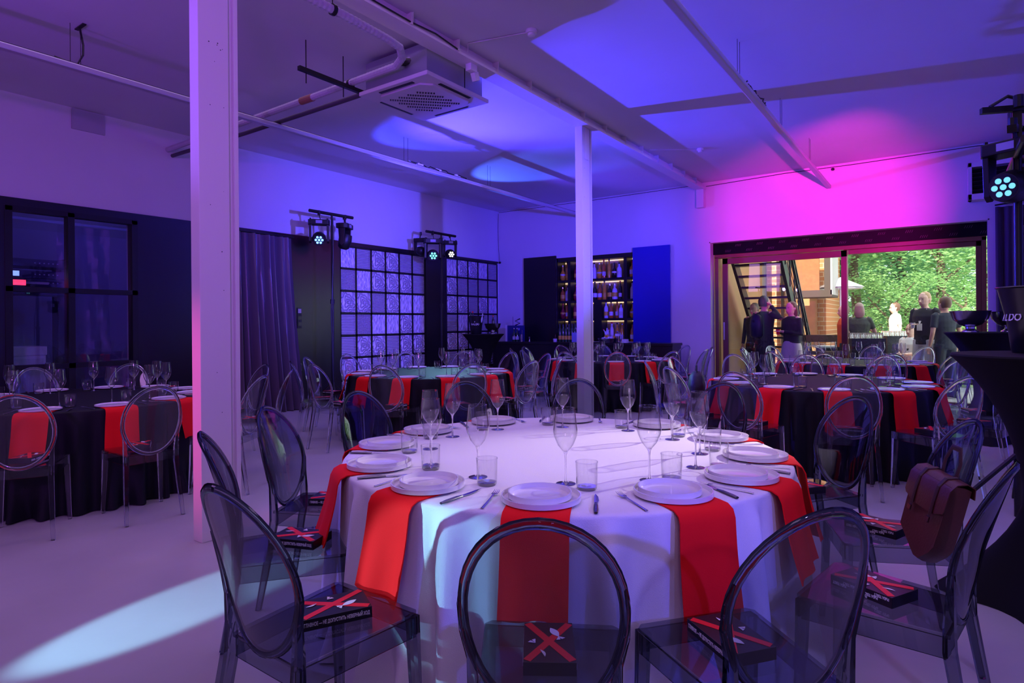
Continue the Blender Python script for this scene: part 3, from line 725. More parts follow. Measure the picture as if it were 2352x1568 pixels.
# beam cables, sensors
t = thing('beam_cable', 'black cable clipped along the side of the ceiling beam', 'cable', (BX + .095, 1.0, 3.965))
MB().tube([(.0, i * .31, .010 * math.sin(i * 2.1) - (.012 if i % 2 else 0)) for i in range(12)], .008, 5).build('cable', M['cableblack'], t)
for i in range(1, 12, 2): box_obj('clip', -.01, .012, i * .31 - .01, i * .31 + .01, -.03, .07, M['column'], t)


def detector(x, y, lab, ex):
    t = thing('smoke_detector', lab, 'smoke detector', (x, y, ZC))
    MB().lathe([(.05, 0), (.055, -.015), (.05, -.035)], 20).build('base', M['whiteplastic'], t, smooth=True)
    MB().lathe([(.036, -.035), (.034, -.055), (.015, -.062)], 20).build('sensor_dome', M['whiteplastic'], t, smooth=True)
    c = thing('detector_conduit', lab.replace('smoke detector', 'conduit feeding the smoke detector'), 'conduit', (x, y, ZC - .01))
    MB().tube([(-.04, 0, 0), (ex[0] - x, ex[1] - y, 0), (ex[0] - x, ex[1] - y, -.08)], .006, 6).build('conduit', M['cream'], c)


detector(-3.07, 4.70, 'small white smoke detector on the ceiling near the air conditioner', (BX + .1, 4.55))
detector(-3.05, 9.44, 'small white smoke detector on the ceiling near the glass doors', (BX + .1, 9.0))
t = thing('wifi_antenna', 'small white sensor box clipped under the ceiling beam above the air conditioner', 'sensor', (BX + .02, 4.70, 3.87))
box_obj('junction_box', -.035, .035, -.05, .05, -.02, .05, M['whiteplastic'], t, .005); MB().obox((0, .06, -.05), (.05, .07, .08), Matrix.Rotation(.4, 3, 'X')).build('sensor_head', M['whiteplastic'], t)
t = thing('ceiling_cable', 'thin dark cable pinned along the top of the far wall above the doors', 'cable', (BX, YB - .012, 4.0))
MB().tube([(.1, 0, -.02), (1.5, 0, .02), (2.6, 0, .01), (4.2, 0, .03), (4.8, 0, .02)], .006, 5).build('cable', M['cableblack'], t)
MB().tube([(-.1, 0, .03), (-2.5, 0, .02), (-4.86, 0, .035)], .005, 5).build('cable', M['cableblack'], t)
MB().lathe([(.015, 0), (.03, -.02), (.02, -.045)], 10, (2.28, 0, .0)).build('junction_knob', M['cableblack'], t)
t = thing('security_camera', 'tiny dark camera on its drooping cable at the corner by the glass blocks', 'camera', (-8.64, YB - .03, 2.84))
MB().tube([(-.03, 0, 1.16), (-.05, 0, .8), (-.03, 0, .3), (0, 0, .02)], .004, 5).build('cable', M['cableblack'], t)
MB().lathe([(.02, .02), (.032, 0), (.02, -.03)], 12).build('camera_dome', M['cableblack'], t, smooth=True)


# ================================================================== GHOST CHAIRS
def make_chair(mp, mr):
    """origin: floor under the middle of the seat, facing +y"""
    t = thing('ghost_chair', '-', 'chair')
    SH, FW, BW, D = .47, .198, .160, .205
    # seat: shallow slab with rounded front
    out = [(-BW, -D), (BW, -D), (FW, D - .02), (FW - .02, D), (-FW + .02, D), (-FW, D - .02)]
    MB().prism(out, .012, Matrix.Translation((0, 0, SH - .012))).build('seat', mp, t, bevel=.003)
    ap = MB()
    for a, b in [((-BW + .015, -D + .012), (BW - .015, -D + .012)), ((BW - .004, -D + .01), (FW - .006, D - .02)), ((-BW + .004, -D + .01), (-FW + .006, D - .02)), ((-FW + .02, D - .008), (FW - .02, D - .008))]:
        ap.bar((a[0], a[1], SH - .042), (b[0], b[1], SH - .042), .007, .06)
    ap.build('apron', mr, t)
    for sx in (-1, 1):
        MB().loft([(sx * (FW - .018), D - .02, SH - .012), (sx * (FW - .012), D - .014, .25), (sx * (FW - .004), D - .0, 0)], [(.025, .023), (.021, .020), (.015, .015)], 4, up=(1, 1, 0)).build('leg', mr, t, bevel=.0)
    yb = lambda z: -.208 - .03 * ((z - .45) / .2) - .055 * max(0, (z - .62) / .32) ** 1.6
    hw, hh, zc = .184, .238, .700
    # rear legs sweep up and merge into the sides of the oval
    for sx in (-1, 1):
        ov = lambda z: (sx * (hw * math.sqrt(1 - ((z - zc) / hh) ** 2) + .007), yb(z) + .030 * (1 - ((z - zc) / hh) ** 2) - .002, z)
        P = [(sx * .180, -.275, 0), (sx * .170, -.238, .2), (sx * .159, -.203, .42), (sx * .163, -.203, .50), ov(.585), ov(.65), ov(.72), ov(.77)]
        MB().loft(P, [(.015, .014), (.019, .018), (.022, .021), (.020, .018), (.015, .013), (.011, .010), (.008, .008), (.004, .005)], 4, up=(1, 1, 0)).build('leg', mr, t)
    bk = []
    N = 40
    oval = lambda q, s_: (s_ * hw * math.sin(q), s_ * hh * math.cos(q) + zc)
    dish = []
    for i in range(5):
        s_ = 1 - i / 4 * .999; r = []
        for j in range(N):
            q = 2 * PI * j / N; x, z = oval(q, s_); r.append((x, yb(z) + .030 * (x / hw) ** 2 - .012 * (1 - s_ * s_), z))
        dish.append(r)
    front = dish; back = [[(x, y - .004, z) for x, y, z in r] for r in reversed(dish)]
    br = MB().rings(front + back, True, False).build('backrest', mp, t, smooth=True)
    pts = []
    for j in range(N):
        q = 2 * PI * j / N; x, z = oval(q, 1.0); pts.append((x, yb(z) + .030 * (x / hw) ** 2, z))
    MB().loft(pts, [(.0135, .0085)] * N, 6, up=(0, 1, 0), closed_path=True).build('rim', mr, br, smooth=True)
    return t


chairS = make_chair(CH_S, CH_SR); chairC = make_chair(CH_C, CH_CR)
usedS = []; usedC = []


def put(proto, used, loc, rz, label, group):
    if not used:
        used.append(1); proto.location = loc; proto.rotation_euler = (0, 0, rz); proto['label'] = label; proto['group'] = group; return proto
    return dup(proto, loc, rz, label, group)


# book: lies flat, long side along x, cover up
def make_book():
    t = thing('book', '-', 'book'); L_, W_, H_ = .205, .135, .034
    box_obj('cover', -L_ / 2, L_ / 2, -W_ / 2, W_ / 2, 0, H_, M['book'], t, .001)
    x = MB()
    for s_ in (1, -1): x.bar((-L_ * .46, -s_ * W_ * .43, H_ + .0006), (L_ * .46, s_ * W_ * .43, H_ + .0006 + .0002 * s_), .021, .001)
    x.build('red_cross', M['bookred'], t)
    T = Matrix.Translation

    def fish(cx_, cy_, a, s1, tail=True, half=False):
        f = MB()
        Mx = T((cx_, cy_, H_ + .0018)) @ Matrix.Rotation(a, 4, 'Z')
        n = 10; up_ = [(-s1 + 2 * s1 * i / n, .42 * s1 * math.sin(PI * i / n)) for i in range(n + 1)]
        lo = [(x_, -y_ * (0.02 if half else 1)) for x_, y_ in reversed(up_[1:-1])]
        f.prism(up_ + lo, .0005, Mx)
        if tail:
            for q in (-1, 1): f.prism([(-s1 * .9, -q * .001), (-s1 * 1.55, q * s1 * .08), (-s1 * 1.45, q * s1 * .5)], .0005, Mx)
        f.build('fish_shape', M['bookwhite'], t)
    fish(.045, -.016, rad(25), .026); fish(-.062, .018, rad(200), .018, False, True)
    f = MB()
    for q in (-1, 1): f.prism([(0, 0), (.018, q * .002), (.016, q * .013)], .0005, T((-.012, .036, H_ + .0018)) @ Matrix.Rotation(.7, 4, 'Z'))
    f.build('tail_shape', M['bookwhite'], t)
    s1 = T((0, -W_ / 2 - .0006, H_ / 2)) @ Matrix.Rotation(PI / 2, 4, 'X')
    text_mesh('ГЛАВНОЕ — НЕ ДОПУСТИТЬ НЕВЕРНЫЙ ХОД', .0145, M['bookwhite'], t, s1, 'edge_lettering', .0004, .58)
    for k, (dx, dz) in enumerate([(-.07, .008), (-.035, -.001), (.0, -.009), (.035, .004), (.07, -.004)]):
        s2 = T((dx, W_ / 2 + .0006, H_ / 2 + dz)) @ Matrix.Rotation(PI, 4, 'Z') @ Matrix.Rotation(PI / 2, 4, 'X') @ Matrix.Rotation(PI, 4, 'Z')
        text_mesh('РЫБА ТЕКСТ', .012, M['bookwhite'], t, s2, 'side_lettering', .0003, .62)
    return t


book0 = make_book(); usedK = []


# ================================================================== TABLE WARE
def make_plate(r, h, name, label):
    t = None
    p = [(r - .012, 0), (r, .003), (r, h), (r - .004, h), (r - .006, .006), (r - .012, .0045), (0.001, .0045)]
    m = MB(); n = 48
    m.lathe(p, n, cap=False); m.lathe([(r - .012, 0), (0.001, 0)], n, cap=False)
    return m.build(name, M['china'], None, smooth=True)


plateL = make_plate(.136, .020, 'dinner_plate', ''); plateS = make_plate(.109, .022, 'side_plate', '')
plateF = make_plate(.130, .011, 'plate', '')


def make_wine():
    t = thing('wine_glass', '-', 'wine glass')
    prof = [(.004, .118), (.013, .126), (.030, .147), (.043, .178), (.0465, .194), (.0455, .206), (.041, .240), (.0365, .285)]
    MB().lathe(prof, 28, cap=False).build('bowl', GL, t, smooth=True)
    MB().lathe([(.0372, .283), (.0372, .2865), (.0355, .2865), (.0355, .283)], 28, cap=False).build('rim', GLT, t, smooth=True)
    MB().lathe([(.009, .004), (.0050, .012), (.0036, .04), (.0036, .095), (.0055, .112), (.012, .126)], 12, cap=False).build('stem', GLT, t, smooth=True)
    MB().lathe([(.001, .000), (.037, .000), (.0375, .0018), (.020, .004), (.009, .006), (.001, .009)], 28, cap=False).build('foot', GLB, t, smooth=True)
    return t


def make_tumbler():
    t = thing('water_glass', '-', 'water glass')
    MB().lathe([(.034, .002), (.038, .008), (.0405, .10)], 26, cap=False).build('wall', GL, t, smooth=True)
    MB().lathe([(.0410, .0985), (.0410, .1015), (.0392, .1015), (.0392, .0985)], 26, cap=False).build('rim', GLT, t, smooth=True)
    MB().lathe([(.001, 0), (.033, 0), (.037, .007), (.036, .012), (.001, .010)], 26, cap=False).build('base', GLB, t, smooth=True)
    return t


def make_fork():
    m = MB(); m.loft([(0, -.105, .003), (0, -.05, .004), (0, .02, .006), (0, .045, .008)], [(.0055, .0016), (.0042, .0016), (.0028, .0016), (.0035, .0014)], 8)
    m.loft([(0, .045, .008), (0, .055, .0065), (0, .065, .006)], [(.004, .001), (.011, .0009), (.0115, .0009)], 8)
    for x in (-.0094, -.0032, .0032, .0094): m.loft([(x, .063, .006), (x, .085, .006), (x * .95, .105, .010)], [(.0017, .0009), (.0015, .0009), (.0006, .0005)], 6)
    return m.build('fork', M['steel'], None, smooth=True)


def make_knife():
    t = thing('steak_knife', '-', 'knife')
    MB().loft([(0, -.11, .006), (0, -.08, .007), (0, -.03, .007), (0, .0, .006)], [(.006, .004), (.0085, .0045), (.0075, .0045), (.005, .003)], 10).build('handle', M['darksteel'], t, smooth=True)
    MB().prism([(-.006, 0), (.006, 0), (.010, .03), (.008, .07), (-.002, .11), (-.006, .08)], .0014, Matrix.Translation((0, 0, .005))).build('blade', M['steel'], t)
    MB().cyl((0, -.07, .0115), (0, -.07, .0122), .002, n=8).cyl((0, -.03, .0115), (0, -.03, .0122), .002, n=8).build('rivet', M['steel'], t)
    return t


def make_napkin(k):
    """radial strip: local +y points outward from the table; starts under the plate and hangs over the edge; origin at table-top height on the axis of the setting, r = 1.03"""
    rng = random.Random(k); hang = .30 + rng.uniform(-.02, .03); P = []
    path = [(-.20, .004), (-.12, .004), (-.05, .0045), (-.01, .003), (.016, -.010), (.028, -.035), (.034, -.08)] + [(.034 + .05 * (i / 7) ** 1.2, -.08 - (hang - .08) * i / 7) for i in range(1, 8)]
    s1 = rng.uniform(-.02, .02)
    for i, (y, z) in enumerate(path):
        hgt = max(0, -z) / hang; r = []
        for j in range(13):
            u = j / 12 * 2 - 1; wdt = .108 + .012 * hgt * math.sin(k)
            yy = y + hgt * (.012 * math.sin(u * 2.4 + k) + .010 * math.sin(u * 5 + k * 2) + .016 * (k % 2) * abs(u)); zz = z - hgt * .012 * u * (1 if k % 2 else -1)
            r.append((u * wdt + s1 * hgt, yy, zz))
        P.append(r)
    return MB().sheet(P, .0045).build('napkin', M['red'], None, smooth=True)


wine0, tumb0, fork0, knife0 = make_wine(), make_tumbler(), make_fork(), make_knife()
naps = [make_napkin(k) for k in range(4)]
first = {}


def place(proto, key, loc, rz, label, group, cat):
    if key not in first:
        first[key] = 1; proto.location = loc; proto.rotation_euler = (0, 0, rz); tag(proto, label, cat, group); return proto
    o = dup(proto, loc, rz, label, group); o['category'] = cat; return o


def cloth(name, m, label, group, c, folds, amp, seed, flat=(), R0=1.02, zt=.75, zb=.008, steps=14):
    white_ = 'white' in label
    """one draped sheet: flat top, rounded edge, folded skirt down to the floor"""
    rng = random.Random(seed); n = folds * 10; ph = [rng.uniform(-1, 1) for _ in range(folds)]; am = [rng.uniform(.5, 1.2) for _ in range(folds)]
    rows = []
    for r in (.0005, .3, .6, .9, .985): rows.append([(r * math.cos(2 * PI * j / n), r * math.sin(2 * PI * j / n), zt) for j in range(n)])
    for a in (30, 60, 90): rr = R0 - .015 + .015 * math.sin(rad(a)); rows.append([(rr * math.cos(2 * PI * j / n), rr * math.sin(2 * PI * j / n), zt - .015 + .015 * math.cos(rad(a))) for j in range(n)])
    for k in range(1, steps + 1):
        t = k / steps; row = []
        for j in range(n):
            th = 2 * PI * j / n; fi = j / 10; i0 = int(fi) % folds; u = fi - int(fi)
            A = am[i0] * (1 - u) + am[(i0 + 1) % folds] * u; p_ = ph[i0] * (1 - u) + ph[(i0 + 1) % folds] * u
            w_ = math.cos(th * folds + p_); w_ = 1 - 2 * abs(math.sin((th * folds + p_) / 2)) ** 1.5 if white_ else w_
            dg = min(abs((math.degrees(th) - f_ + 180) % 360 - 180) for f_ in flat); wg = min(1, max(0, (dg - 6.0) / 3.0)); wg = wg * wg * (3 - 2 * wg)
            tw = max(0, t - .62) / .38; wg = wg + (1 - wg) * tw
            r = R0 + .012 * t + .02 * t * (1 - wg) + wg * amp * A * (t ** .45) * (w_ * .5 + .25)
            row.append((r * math.cos(th), r * math.sin(th), (zt - .015) * (1 - t) + zb * t))
        rows.append(row)
    o = MB().rings(rows, True, False).build(name, m, smooth=True); o.location = (c[0], c[1], 0)
    o.data.set_sharp_from_angle(angle=rad(80))
    return tag(o, label, 'tablecloth', group)


table0 = thing('round_table', '-', 'table')
MB().lathe([(.985, .72), (.99, .735), (.985, .745)], 40).build('tabletop', M['ply'], table0)
for a in (45, 135, 225, 315): MB().loft([(.6 * math.cos(rad(a)), .6 * math.sin(rad(a)), .72), (.72 * math.cos(rad(a)), .72 * math.sin(rad(a)), 0)], [.018, .015], 8).build('leg', M['darksteel'], table0)

TB = [
    dict(id=0, c=(-1.50, 2.53), off=-94.5, name='white table', cl='white linen cloth over the large round table nearest the camera', r=None),
    dict(id=1, c=(-6.10, 2.15), off=-95, name='black table under the framed window', cl='floor-length black cloth on the round table under the black-framed window'),
    dict(id=2, c=(-5.38, 5.80), off=-95, name='black table by the glass blocks', cl='floor-length black cloth on the round table in front of the glass blocks'),
    dict(id=3, c=(-4.60, 9.38), off=-88, name='black table before the bar', cl='floor-length black cloth on the round table in front of the bar'),
    dict(id=4, c=(-1.03, 6.80), off=-103, name='black table behind the white one', cl='floor-length black cloth on the round table behind the white-clothed one'),
    dict(id=5, c=(-1.09, 10.36), off=-95, name='black table against the doors', cl='floor-length black cloth on the round table right against the glass doors'),
]
PL0 = [-94, -122, -152, -180, -211, -243.5, -279, -310, -340, -367, -393, -424]     # white table settings, clockwise
CH0 = {-94: (-91, 1.36), -122: (-123, 1.22), -152: (-151, 1.17), -180: (180, 1.14), -211: (147, 1.22), -243.5: (116, 1.26), -279: (80, 1.37), -310: (48, 1.35), -340: (20, 1.38), -367: (-10, 1.36), -393: (-39, 1.34), -424: (-61, 1.34)}
CHX = {1: {}, 2: {}, 3: {}, 4: {}, 5: {}}
rngT = random.Random(5)
for T_ in TB:
    c = T_['c']; i_ = T_['id']; white = i_ == 0; N_ = T_['name']
    place(table0, 'table', (c[0], c[1], 0), 0, 'round banquet table under the ' + ('white cloth' if white else 'cloth of the ' + N_), 'round banquet tables', 'table')
    cloth('tablecloth', M['linen'] if white else M['blackcloth'], T_['cl'], 'floor-length tablecloths', c, 36, .15 if white else .12, i_ + 3, [(PL0[k] if white else T_['off'] - 30 * k) for k in range(12)])
    R0 = 1.03
    for k in range(12):
        a_deg = PL0[k] if white else T_['off'] - 30 * k
        a = rad(a_deg); e = Vector((math.cos(a), math.sin(a), 0)); n_ = Vector((-math.sin(a), math.cos(a), 0)); C_ = Vector((c[0], c[1], .75))
        rz = a - PI / 2    # local +y -> outward
        seat = f'{N_}, {"place nearest the camera" if k == 0 else ORD[k] + " place clockwise from camera"}'
        # chair
        if white: ca, cr = CH0[a_deg]
        else: ca, cr = a_deg + rngT.uniform(-4, 4), 1.35 + rngT.uniform(-.04, .05)
        if i_ == 5: cr = min(cr, 1.26)
        ca = rad(ca); cp = Vector((c[0] + cr * math.cos(ca), c[1] + cr * math.sin(ca), 0)); crz = ca + PI / 2 + (rngT.uniform(-.08, .08) if not white else 0)
        if inframe(cp + Vector((0, 0, .9)), 40) or inframe(cp + Vector((0, 0, .3)), 60):
            if white: put(chairS, usedS, cp, crz, 'smoky grey plastic chair, ' + seat, 'smoky chairs round the white table')
            else: put(chairC, usedC, cp, crz, 'clear plastic chair, ' + seat, 'clear chairs at the ' + N_)
            bp = cp + Vector((-math.cos(ca) * .03, -math.sin(ca) * .03, .4705))
            bz = {0: rad(62), 11: crz + rad(90) + rad(4), 10: crz + rad(118), 9: crz + rad(180 + 168)}.get(k, crz + rad(rngT.choice([90, 0, 180, 75, 20]))) if white else crz + rad(rngT.choice([90, 0, 180, 70, 200]))
            if white and k == 1: bz = rad(20)
            if white and k == 2: bz = rad(30)
            if white and k == 10: bz = rad(-38)
            if white and k == 9: bz = rad(152)
            if white and k == 8: bz = rad(160)
            book_l = 'red-crossed book on chair, ' + seat
            put(book0, usedK, bp, bz, book_l, 'books on the chairs')
        if not inframe(C_ + e * .87, 60): continue
        g = ' on the ' + N_
        np_ = C_ + e * R0 + Vector((0, 0, .0015)); m_ = naps[(k + i_) % 4]
        place(m_, f'nap{(k + i_) % 4}', np_, rz, 'red napkin, ' + seat, 'red napkins' + g, 'napkin')
        if white:
            place(plateL, 'pl', C_ + e * .87 + Vector((0, 0, .0065)), 0, 'large plate, ' + seat, 'dinner plates' + g, 'plate')
            place(plateS, 'ps', C_ + e * (.87 - .012) + n_ * -.006 + Vector((0, 0, .0115)), 0, 'small upper plate, ' + seat, 'small plates' + g, 'plate')
        else:
            place(plateF, 'pf', C_ + e * .87 + Vector((0, 0, .0065)), 0, 'white plate, ' + seat, 'plates' + g, 'plate')
        wr, wa = (.645, 4.5) if white else (.64, 4.5)
        ja = rad(a_deg + wa + rngT.uniform(-1.5, 1.5)); place(wine0, 'w', C_ + Vector((math.cos(ja), math.sin(ja), 0)) * (wr + rngT.uniform(-.015, .02)), rngT.random() * 6, 'empty wine glass, ' + seat, 'wine glasses' + g, 'wine glass')
        ja = rad(a_deg + wa + 6.5 + rngT.uniform(-1, 1)); place(tumb0, 't', C_ + Vector((math.cos(ja), math.sin(ja), 0)) * (.70 + rngT.uniform(-.02, .04)), rngT.random() * 6, 'water tumbler, ' + seat, 'water tumblers' + g, 'water glass')
        if i_ == 5 and k in (4, 5, 6, 7, 8): continue
        place(fork0, 'f', C_ + e * .88 - n_ * .175 + Vector((0, 0, .0005)), rz + PI + rngT.uniform(-.12, .12), 'steel fork, ' + seat, 'forks' + g, 'fork')
        place(knife0, 'k', C_ + e * .88 + n_ * .185 + Vector((0, 0, -.001)), rz + PI + rngT.uniform(-.12, .12), 'steel knife, ' + seat, 'knives' + g, 'knife')


# ================================================================== COCKTAIL TABLES
def cocktail(loc, label, H=1.19):
    t = thing('cocktail_table', label, 'cocktail table', loc, 0, 'cocktail tables under black stretch covers')
    n = 48
    MB().lathe([(.405, H - .02), (.41, H - .008), (.405, H), (.001, H + .001)], n, cap=False).build('tabletop', M['spandex'], t, smooth=True)
    rows = []
    for k in range(19):
        z = (H - .02) * (1 - k / 18); u = z / (H - .02); row = []
        for j in range(n):
            a = 2 * PI * j / n; lobes = abs(math.cos(2 * a))
            top = .12 + .285 * max(0, (u - .12) / .88) ** 3.4
            bot = (.16 + .20 * lobes ** 3) * max(0, 1 - u / .42) ** 1.6
            row.append(((max(top, .13 + bot)) * math.cos(a), (max(top, .13 + bot)) * math.sin(a), z + .004))
        rows.append(row)
    MB().rings(rows, True, False).build('stretch_cover', M['spandex'], t, smooth=True)
    for a in (0, 90, 180, 270): MB().lathe([(.03, 0), (.035, .02), (.02, .03)], 12, (.32 * math.cos(rad(a)), .32 * math.sin(rad(a)), 0)).build('foot', M['spandex'], t)
    return t


def bucket(loc, label, txt, s=1.0, rz=0, phi=-30):
    t = thing('champagne_bucket', label, 'champagne bucket', loc, rz, 'champagne buckets')
    MB().lathe([(.085 * s, 0), (.09 * s, .01), (.105 * s, .14 * s), (.14 * s, .30 * s), (.15 * s, .305 * s), (.145 * s, .31 * s), (.135 * s, .30 * s), (.098 * s, .13 * s), (.08 * s, .02), (.001, .02)], 36, cap=False).build('bucket_body', mat('gloss_black', (.01, .01, .014), .3), t, smooth=True)
    for q, ch in enumerate(txt):
        fa = rad(phi + q * 15)
        Mx = Matrix.Rotation(fa, 4, 'Z') @ Matrix.Translation((0, -.1165 * s, .165 * s)) @ Matrix.Rotation(rad(-12), 4, 'X') @ Matrix.Rotation(PI / 2, 4, 'X')
        text_mesh(ch, .050 * s, M['bookwhite'], t, Mx, 'bucket_letter', .001, .8)
    MB().prism([(0, .012), (.009, 0), (0, -.02), (-.009, 0)], .001, Matrix.Translation((0, -.130 * s, .21 * s)) @ Matrix.Rotation(PI / 2 - .15, 4, 'X')).build('crest', mat('silver_print', (.4, .4, .5), .4), t)
    return t


def bowl(loc, label, s=1.0):
    t = thing('wine_cooler_bowl', label, 'steel bowl', loc, 0, 'footed steel bowls')
    MB().lathe([(.05 * s, .06 * s), (.11 * s, .085 * s), (.17 * s, .15 * s), (.195 * s, .235 * s), (.20 * s, .24 * s), (.19 * s, .235 * s), (.16 * s, .15 * s), (.001, .08 * s)], 40, cap=False).build('basin', M['steel'], t, smooth=True)
    MB().lathe([(.085 * s, 0), (.08 * s, .012 * s), (.045 * s, .035 * s), (.045 * s, .065 * s)], 32).build('pedestal', M['steel'], t, smooth=True)
    return t


ct1 = Vector((.44, 3.80, 0)); cocktail(ct1, 'tall black-covered cocktail table with a branded black bucket, close to the camera')
bk_ = camdist(2378, 3.0, 1.192); bucket(bk_, 'large black champagne bucket on the cocktail table close to the camera', 'VALDO', 1.05, math.atan2(-bk_.y, -bk_.x) + PI / 2, -92)
ct2 = Vector((.42, 8.75, 0)); cocktail(ct2, 'tall black-covered cocktail table with two steel bowls near the dark curtain', 1.22)
bowl(ct2 + Vector((-.16, -.06, 1.222)), 'footed steel bowl nearer the glass doors on the cocktail table', 1.0)
bowl(ct2 + Vector((.20, .10, 1.222)), 'footed steel bowl behind the lighting stand pole on the cocktail table', .95)
ct3 = Vector((-7.40, 9.50, 0)); cocktail(ct3, 'tall black-covered cocktail table before the glass blocks beside the bar', 1.17)
bucket(ct3 + Vector((-.14, -.05, 1.172)), 'black champagne bucket full of bottles before the glass blocks', 'VALDO', 1.15, rad(28))
bowl(ct3 + Vector((.14, .12, 1.172)), 'small footed steel bowl beside the champagne bucket before the glass blocks', .85)
for k, (dx, dy, tx, ty) in enumerate([(-.05, 0, .1, -.3), (.05, .02, .15, .45), (-.10, .02, -.2, -.2)]):
    bottle([4, 2, 3][k], 2, ct3 + Vector((-.14 + dx * .6, -.05 + dy, 1.26)), ['green bottle leaning in the champagne bucket before the glass blocks', 'pale-necked bottle slanting out of the bucket towards the steel bowl', 'dark bottle at the rim of the bucket before the glass blocks'][k], 'bottles in the champagne bucket', 1.1, (tx * .5, ty, 0))
bottle(3, 2, ct3 + Vector((.14, .14, 1.27)), 'dark bottle standing in the small footed steel bowl', None, .8)


# ================================================================== STAGE LIGHTS
def moving_head(loc, yaw, pitch, led, label, s=1.0, group='moving head lamps on the stands', hang=True):
    """hung upside down from its clamp at loc; beam direction by yaw (z) and pitch (down +)"""
    t = thing('moving_head_light', label, 'stage light', loc, yaw, group); t.scale = (s, s, s)
    MB().loft([(0, 0, .05), (0, 0, -.02)], [(.022, .03), (.022, .03)], 8).build('clamp', M['blackmetal'], t)
    MB().bar((0, 0, 0), (.02, 0, -.09), .03, .012).build('hook', M['blackmetal'], t)
    b = MB(); b.prism([(-.13, -.09), (.13, -.09), (.155, -.04), (.155, .04), (.13, .09), (-.13, .09), (-.155, .04), (-.155, -.04)], .075, Matrix.Translation((0, 0, -.165)))
    bo = b.build('base_box', M['blackmetal'], t, bevel=.008)
    box_obj('display', -.045, .045, -.094, -.09, -.15, -.105, mat('display_grey', (.35, .30, .45), .4), bo)
    for x in (-.12, .12): MB().cyl((x, -.05, -.09), (x, -.05, -.07), .012, n=8).build('foot', M['blackmetal'], bo)
    for sx in (-1, 1): MB().prism([(-.05, 0), (.05, 0), (.035, -.24), (0, -.27), (-.035, -.24)], .035, Matrix.Translation((sx * .125 - .0175, 0, -.165)) @ Matrix.Rotation(PI / 2, 4, 'Z') @ Matrix.Rotation(PI / 2, 4, 'X')).build('yoke_arm', M['blackmetal'], t, bevel=.004)
    hd = bpy.data.objects.new('lamp_head', None); COL.objects.link(hd); hd.parent = t; hd.location = (0, 0, -.36); hd.rotation_euler = (pitch, 0, 0)
    # head: its own pieces, beam towards -y at pitch 0
    MB().loft([(0, .12, 0), (0, .09, 0), (0, -.02, 0), (0, -.10, 0), (0, -.115, 0)], [(.05, .05), (.085, .085), (.10, .10), (.088, .088), (.082, .082)], 20).build('head_shell', M['blackmetal'], hd, smooth=True)
    L = MB()
    for q in range(7):
        x, z = (0, 0) if q == 0 else (.045 * math.cos(q * PI / 3), .045 * math.sin(q * PI / 3)); L.cyl((x, -.1165, z), (x, -.119, z), .017, n=12)
    L.build('led_cluster', led, hd)
    MB().cyl((0, -.1155, 0), (0, -.1163, 0), .074, n=20).build('lens_plate', M['led_off'], hd)
    return t


def stand(loc, H, label, bar=None, tripod=True, r=.024):
    t = thing('lighting_stand', label, 'lighting stand', loc, 0, 'black lighting stands')
    MB().cyl((0, 0, .0), (0, 0, H * .55), r, n=14).build('lower_pole', M['blackmetal'], t, smooth=True); MB().cyl((0, 0, H * .55), (0, 0, H), r * .75, n=14).build('upper_pole', M['blackmetal'], t, smooth=True)
    MB().cyl((0, 0, H * .55 - .04), (0, 0, H * .55 + .03), r * 1.45, n=14).build('collar', M['blackmetal'], t)
    for a in (90, 210, 330): MB().bar((0, 0, .45), (.48 * math.cos(rad(a)), .48 * math.sin(rad(a)), .02), .025, .02).build('leg', M['blackmetal'], t)
    if bar: MB().cyl((0, bar[0], H - .02), (0, bar[1], H - .02), .026, n=14).build('crossbar', M['blackmetal'], t, smooth=True)
    MB().tube([(.03, 0, H - .1), (.05, -.02, H * .75), (.06, -.05, H * .62), (.04, -.06, H * .5), (.03, -.02, .1)], .008, 5).build('cable', M['cableblack'], t)
    return t


X1 = -8.1
stand((X1, 6.42, 0), 3.19, 'black lighting stand with a crossbar of two lamps left of the glass blocks', (-.43, .43))
moving_head((X1, 6.17, 3.14), rad(52), rad(20), M['led_blue'], 'moving head lamp with glowing blue lenses on the stand beside the curtain', 1.08)
moving_head((X1, 6.68, 3.14), rad(120), rad(-75), M['led_off'], 'unlit moving head lamp pointing down on the stand beside the curtain', 1.08)
stand((X1, 9.07, 0), 3.18, 'black lighting stand with a crossbar of lamps between the two glass block screens', (-.43, .43))
moving_head((X1, 8.82, 3.13), rad(48), rad(12), M['led_green'], 'moving head lamp glowing green on the stand between the glass block screens', 1.15)
moving_head((X1, 9.33, 3.13), rad(56), rad(12), M['led_white'], 'moving head lamp with bright white lenses between the glass block screens', .95)
moving_head((X1 - .22, 8.72, 3.13), rad(200), rad(0), M['led_off'], 'dark moving head lamp behind the green one on the same crossbar', .9)
sp = Vector((.43, 5.43, 0))
stand(sp, 2.50, 'black lighting stand rising behind the near cocktail table', (-.5, .5), r=.034)
moving_head(sp + Vector((-.03, -.10, 2.66)), rad(-28), rad(8), M['led_teal'], 'large moving head lamp with a pale teal lens on the stand by the fan heater', 1.12)
moving_head(sp + Vector((.20, .18, 2.80)), rad(200), rad(-30), M['led_off'], 'dark moving head lamp at the frame edge on the stand by the fan heater', 1.1)
moving_head(sp + Vector((.12, .35, 2.1)), rad(60), rad(0), M['led_off'], 'small dark lamp half way up beside the dark curtain', .8)
t = thing('lamp_mount', 'black bracket tangle carrying the lamps above the stand by the fan heater', 'bracket', sp + Vector((0, 0, 2.48)))
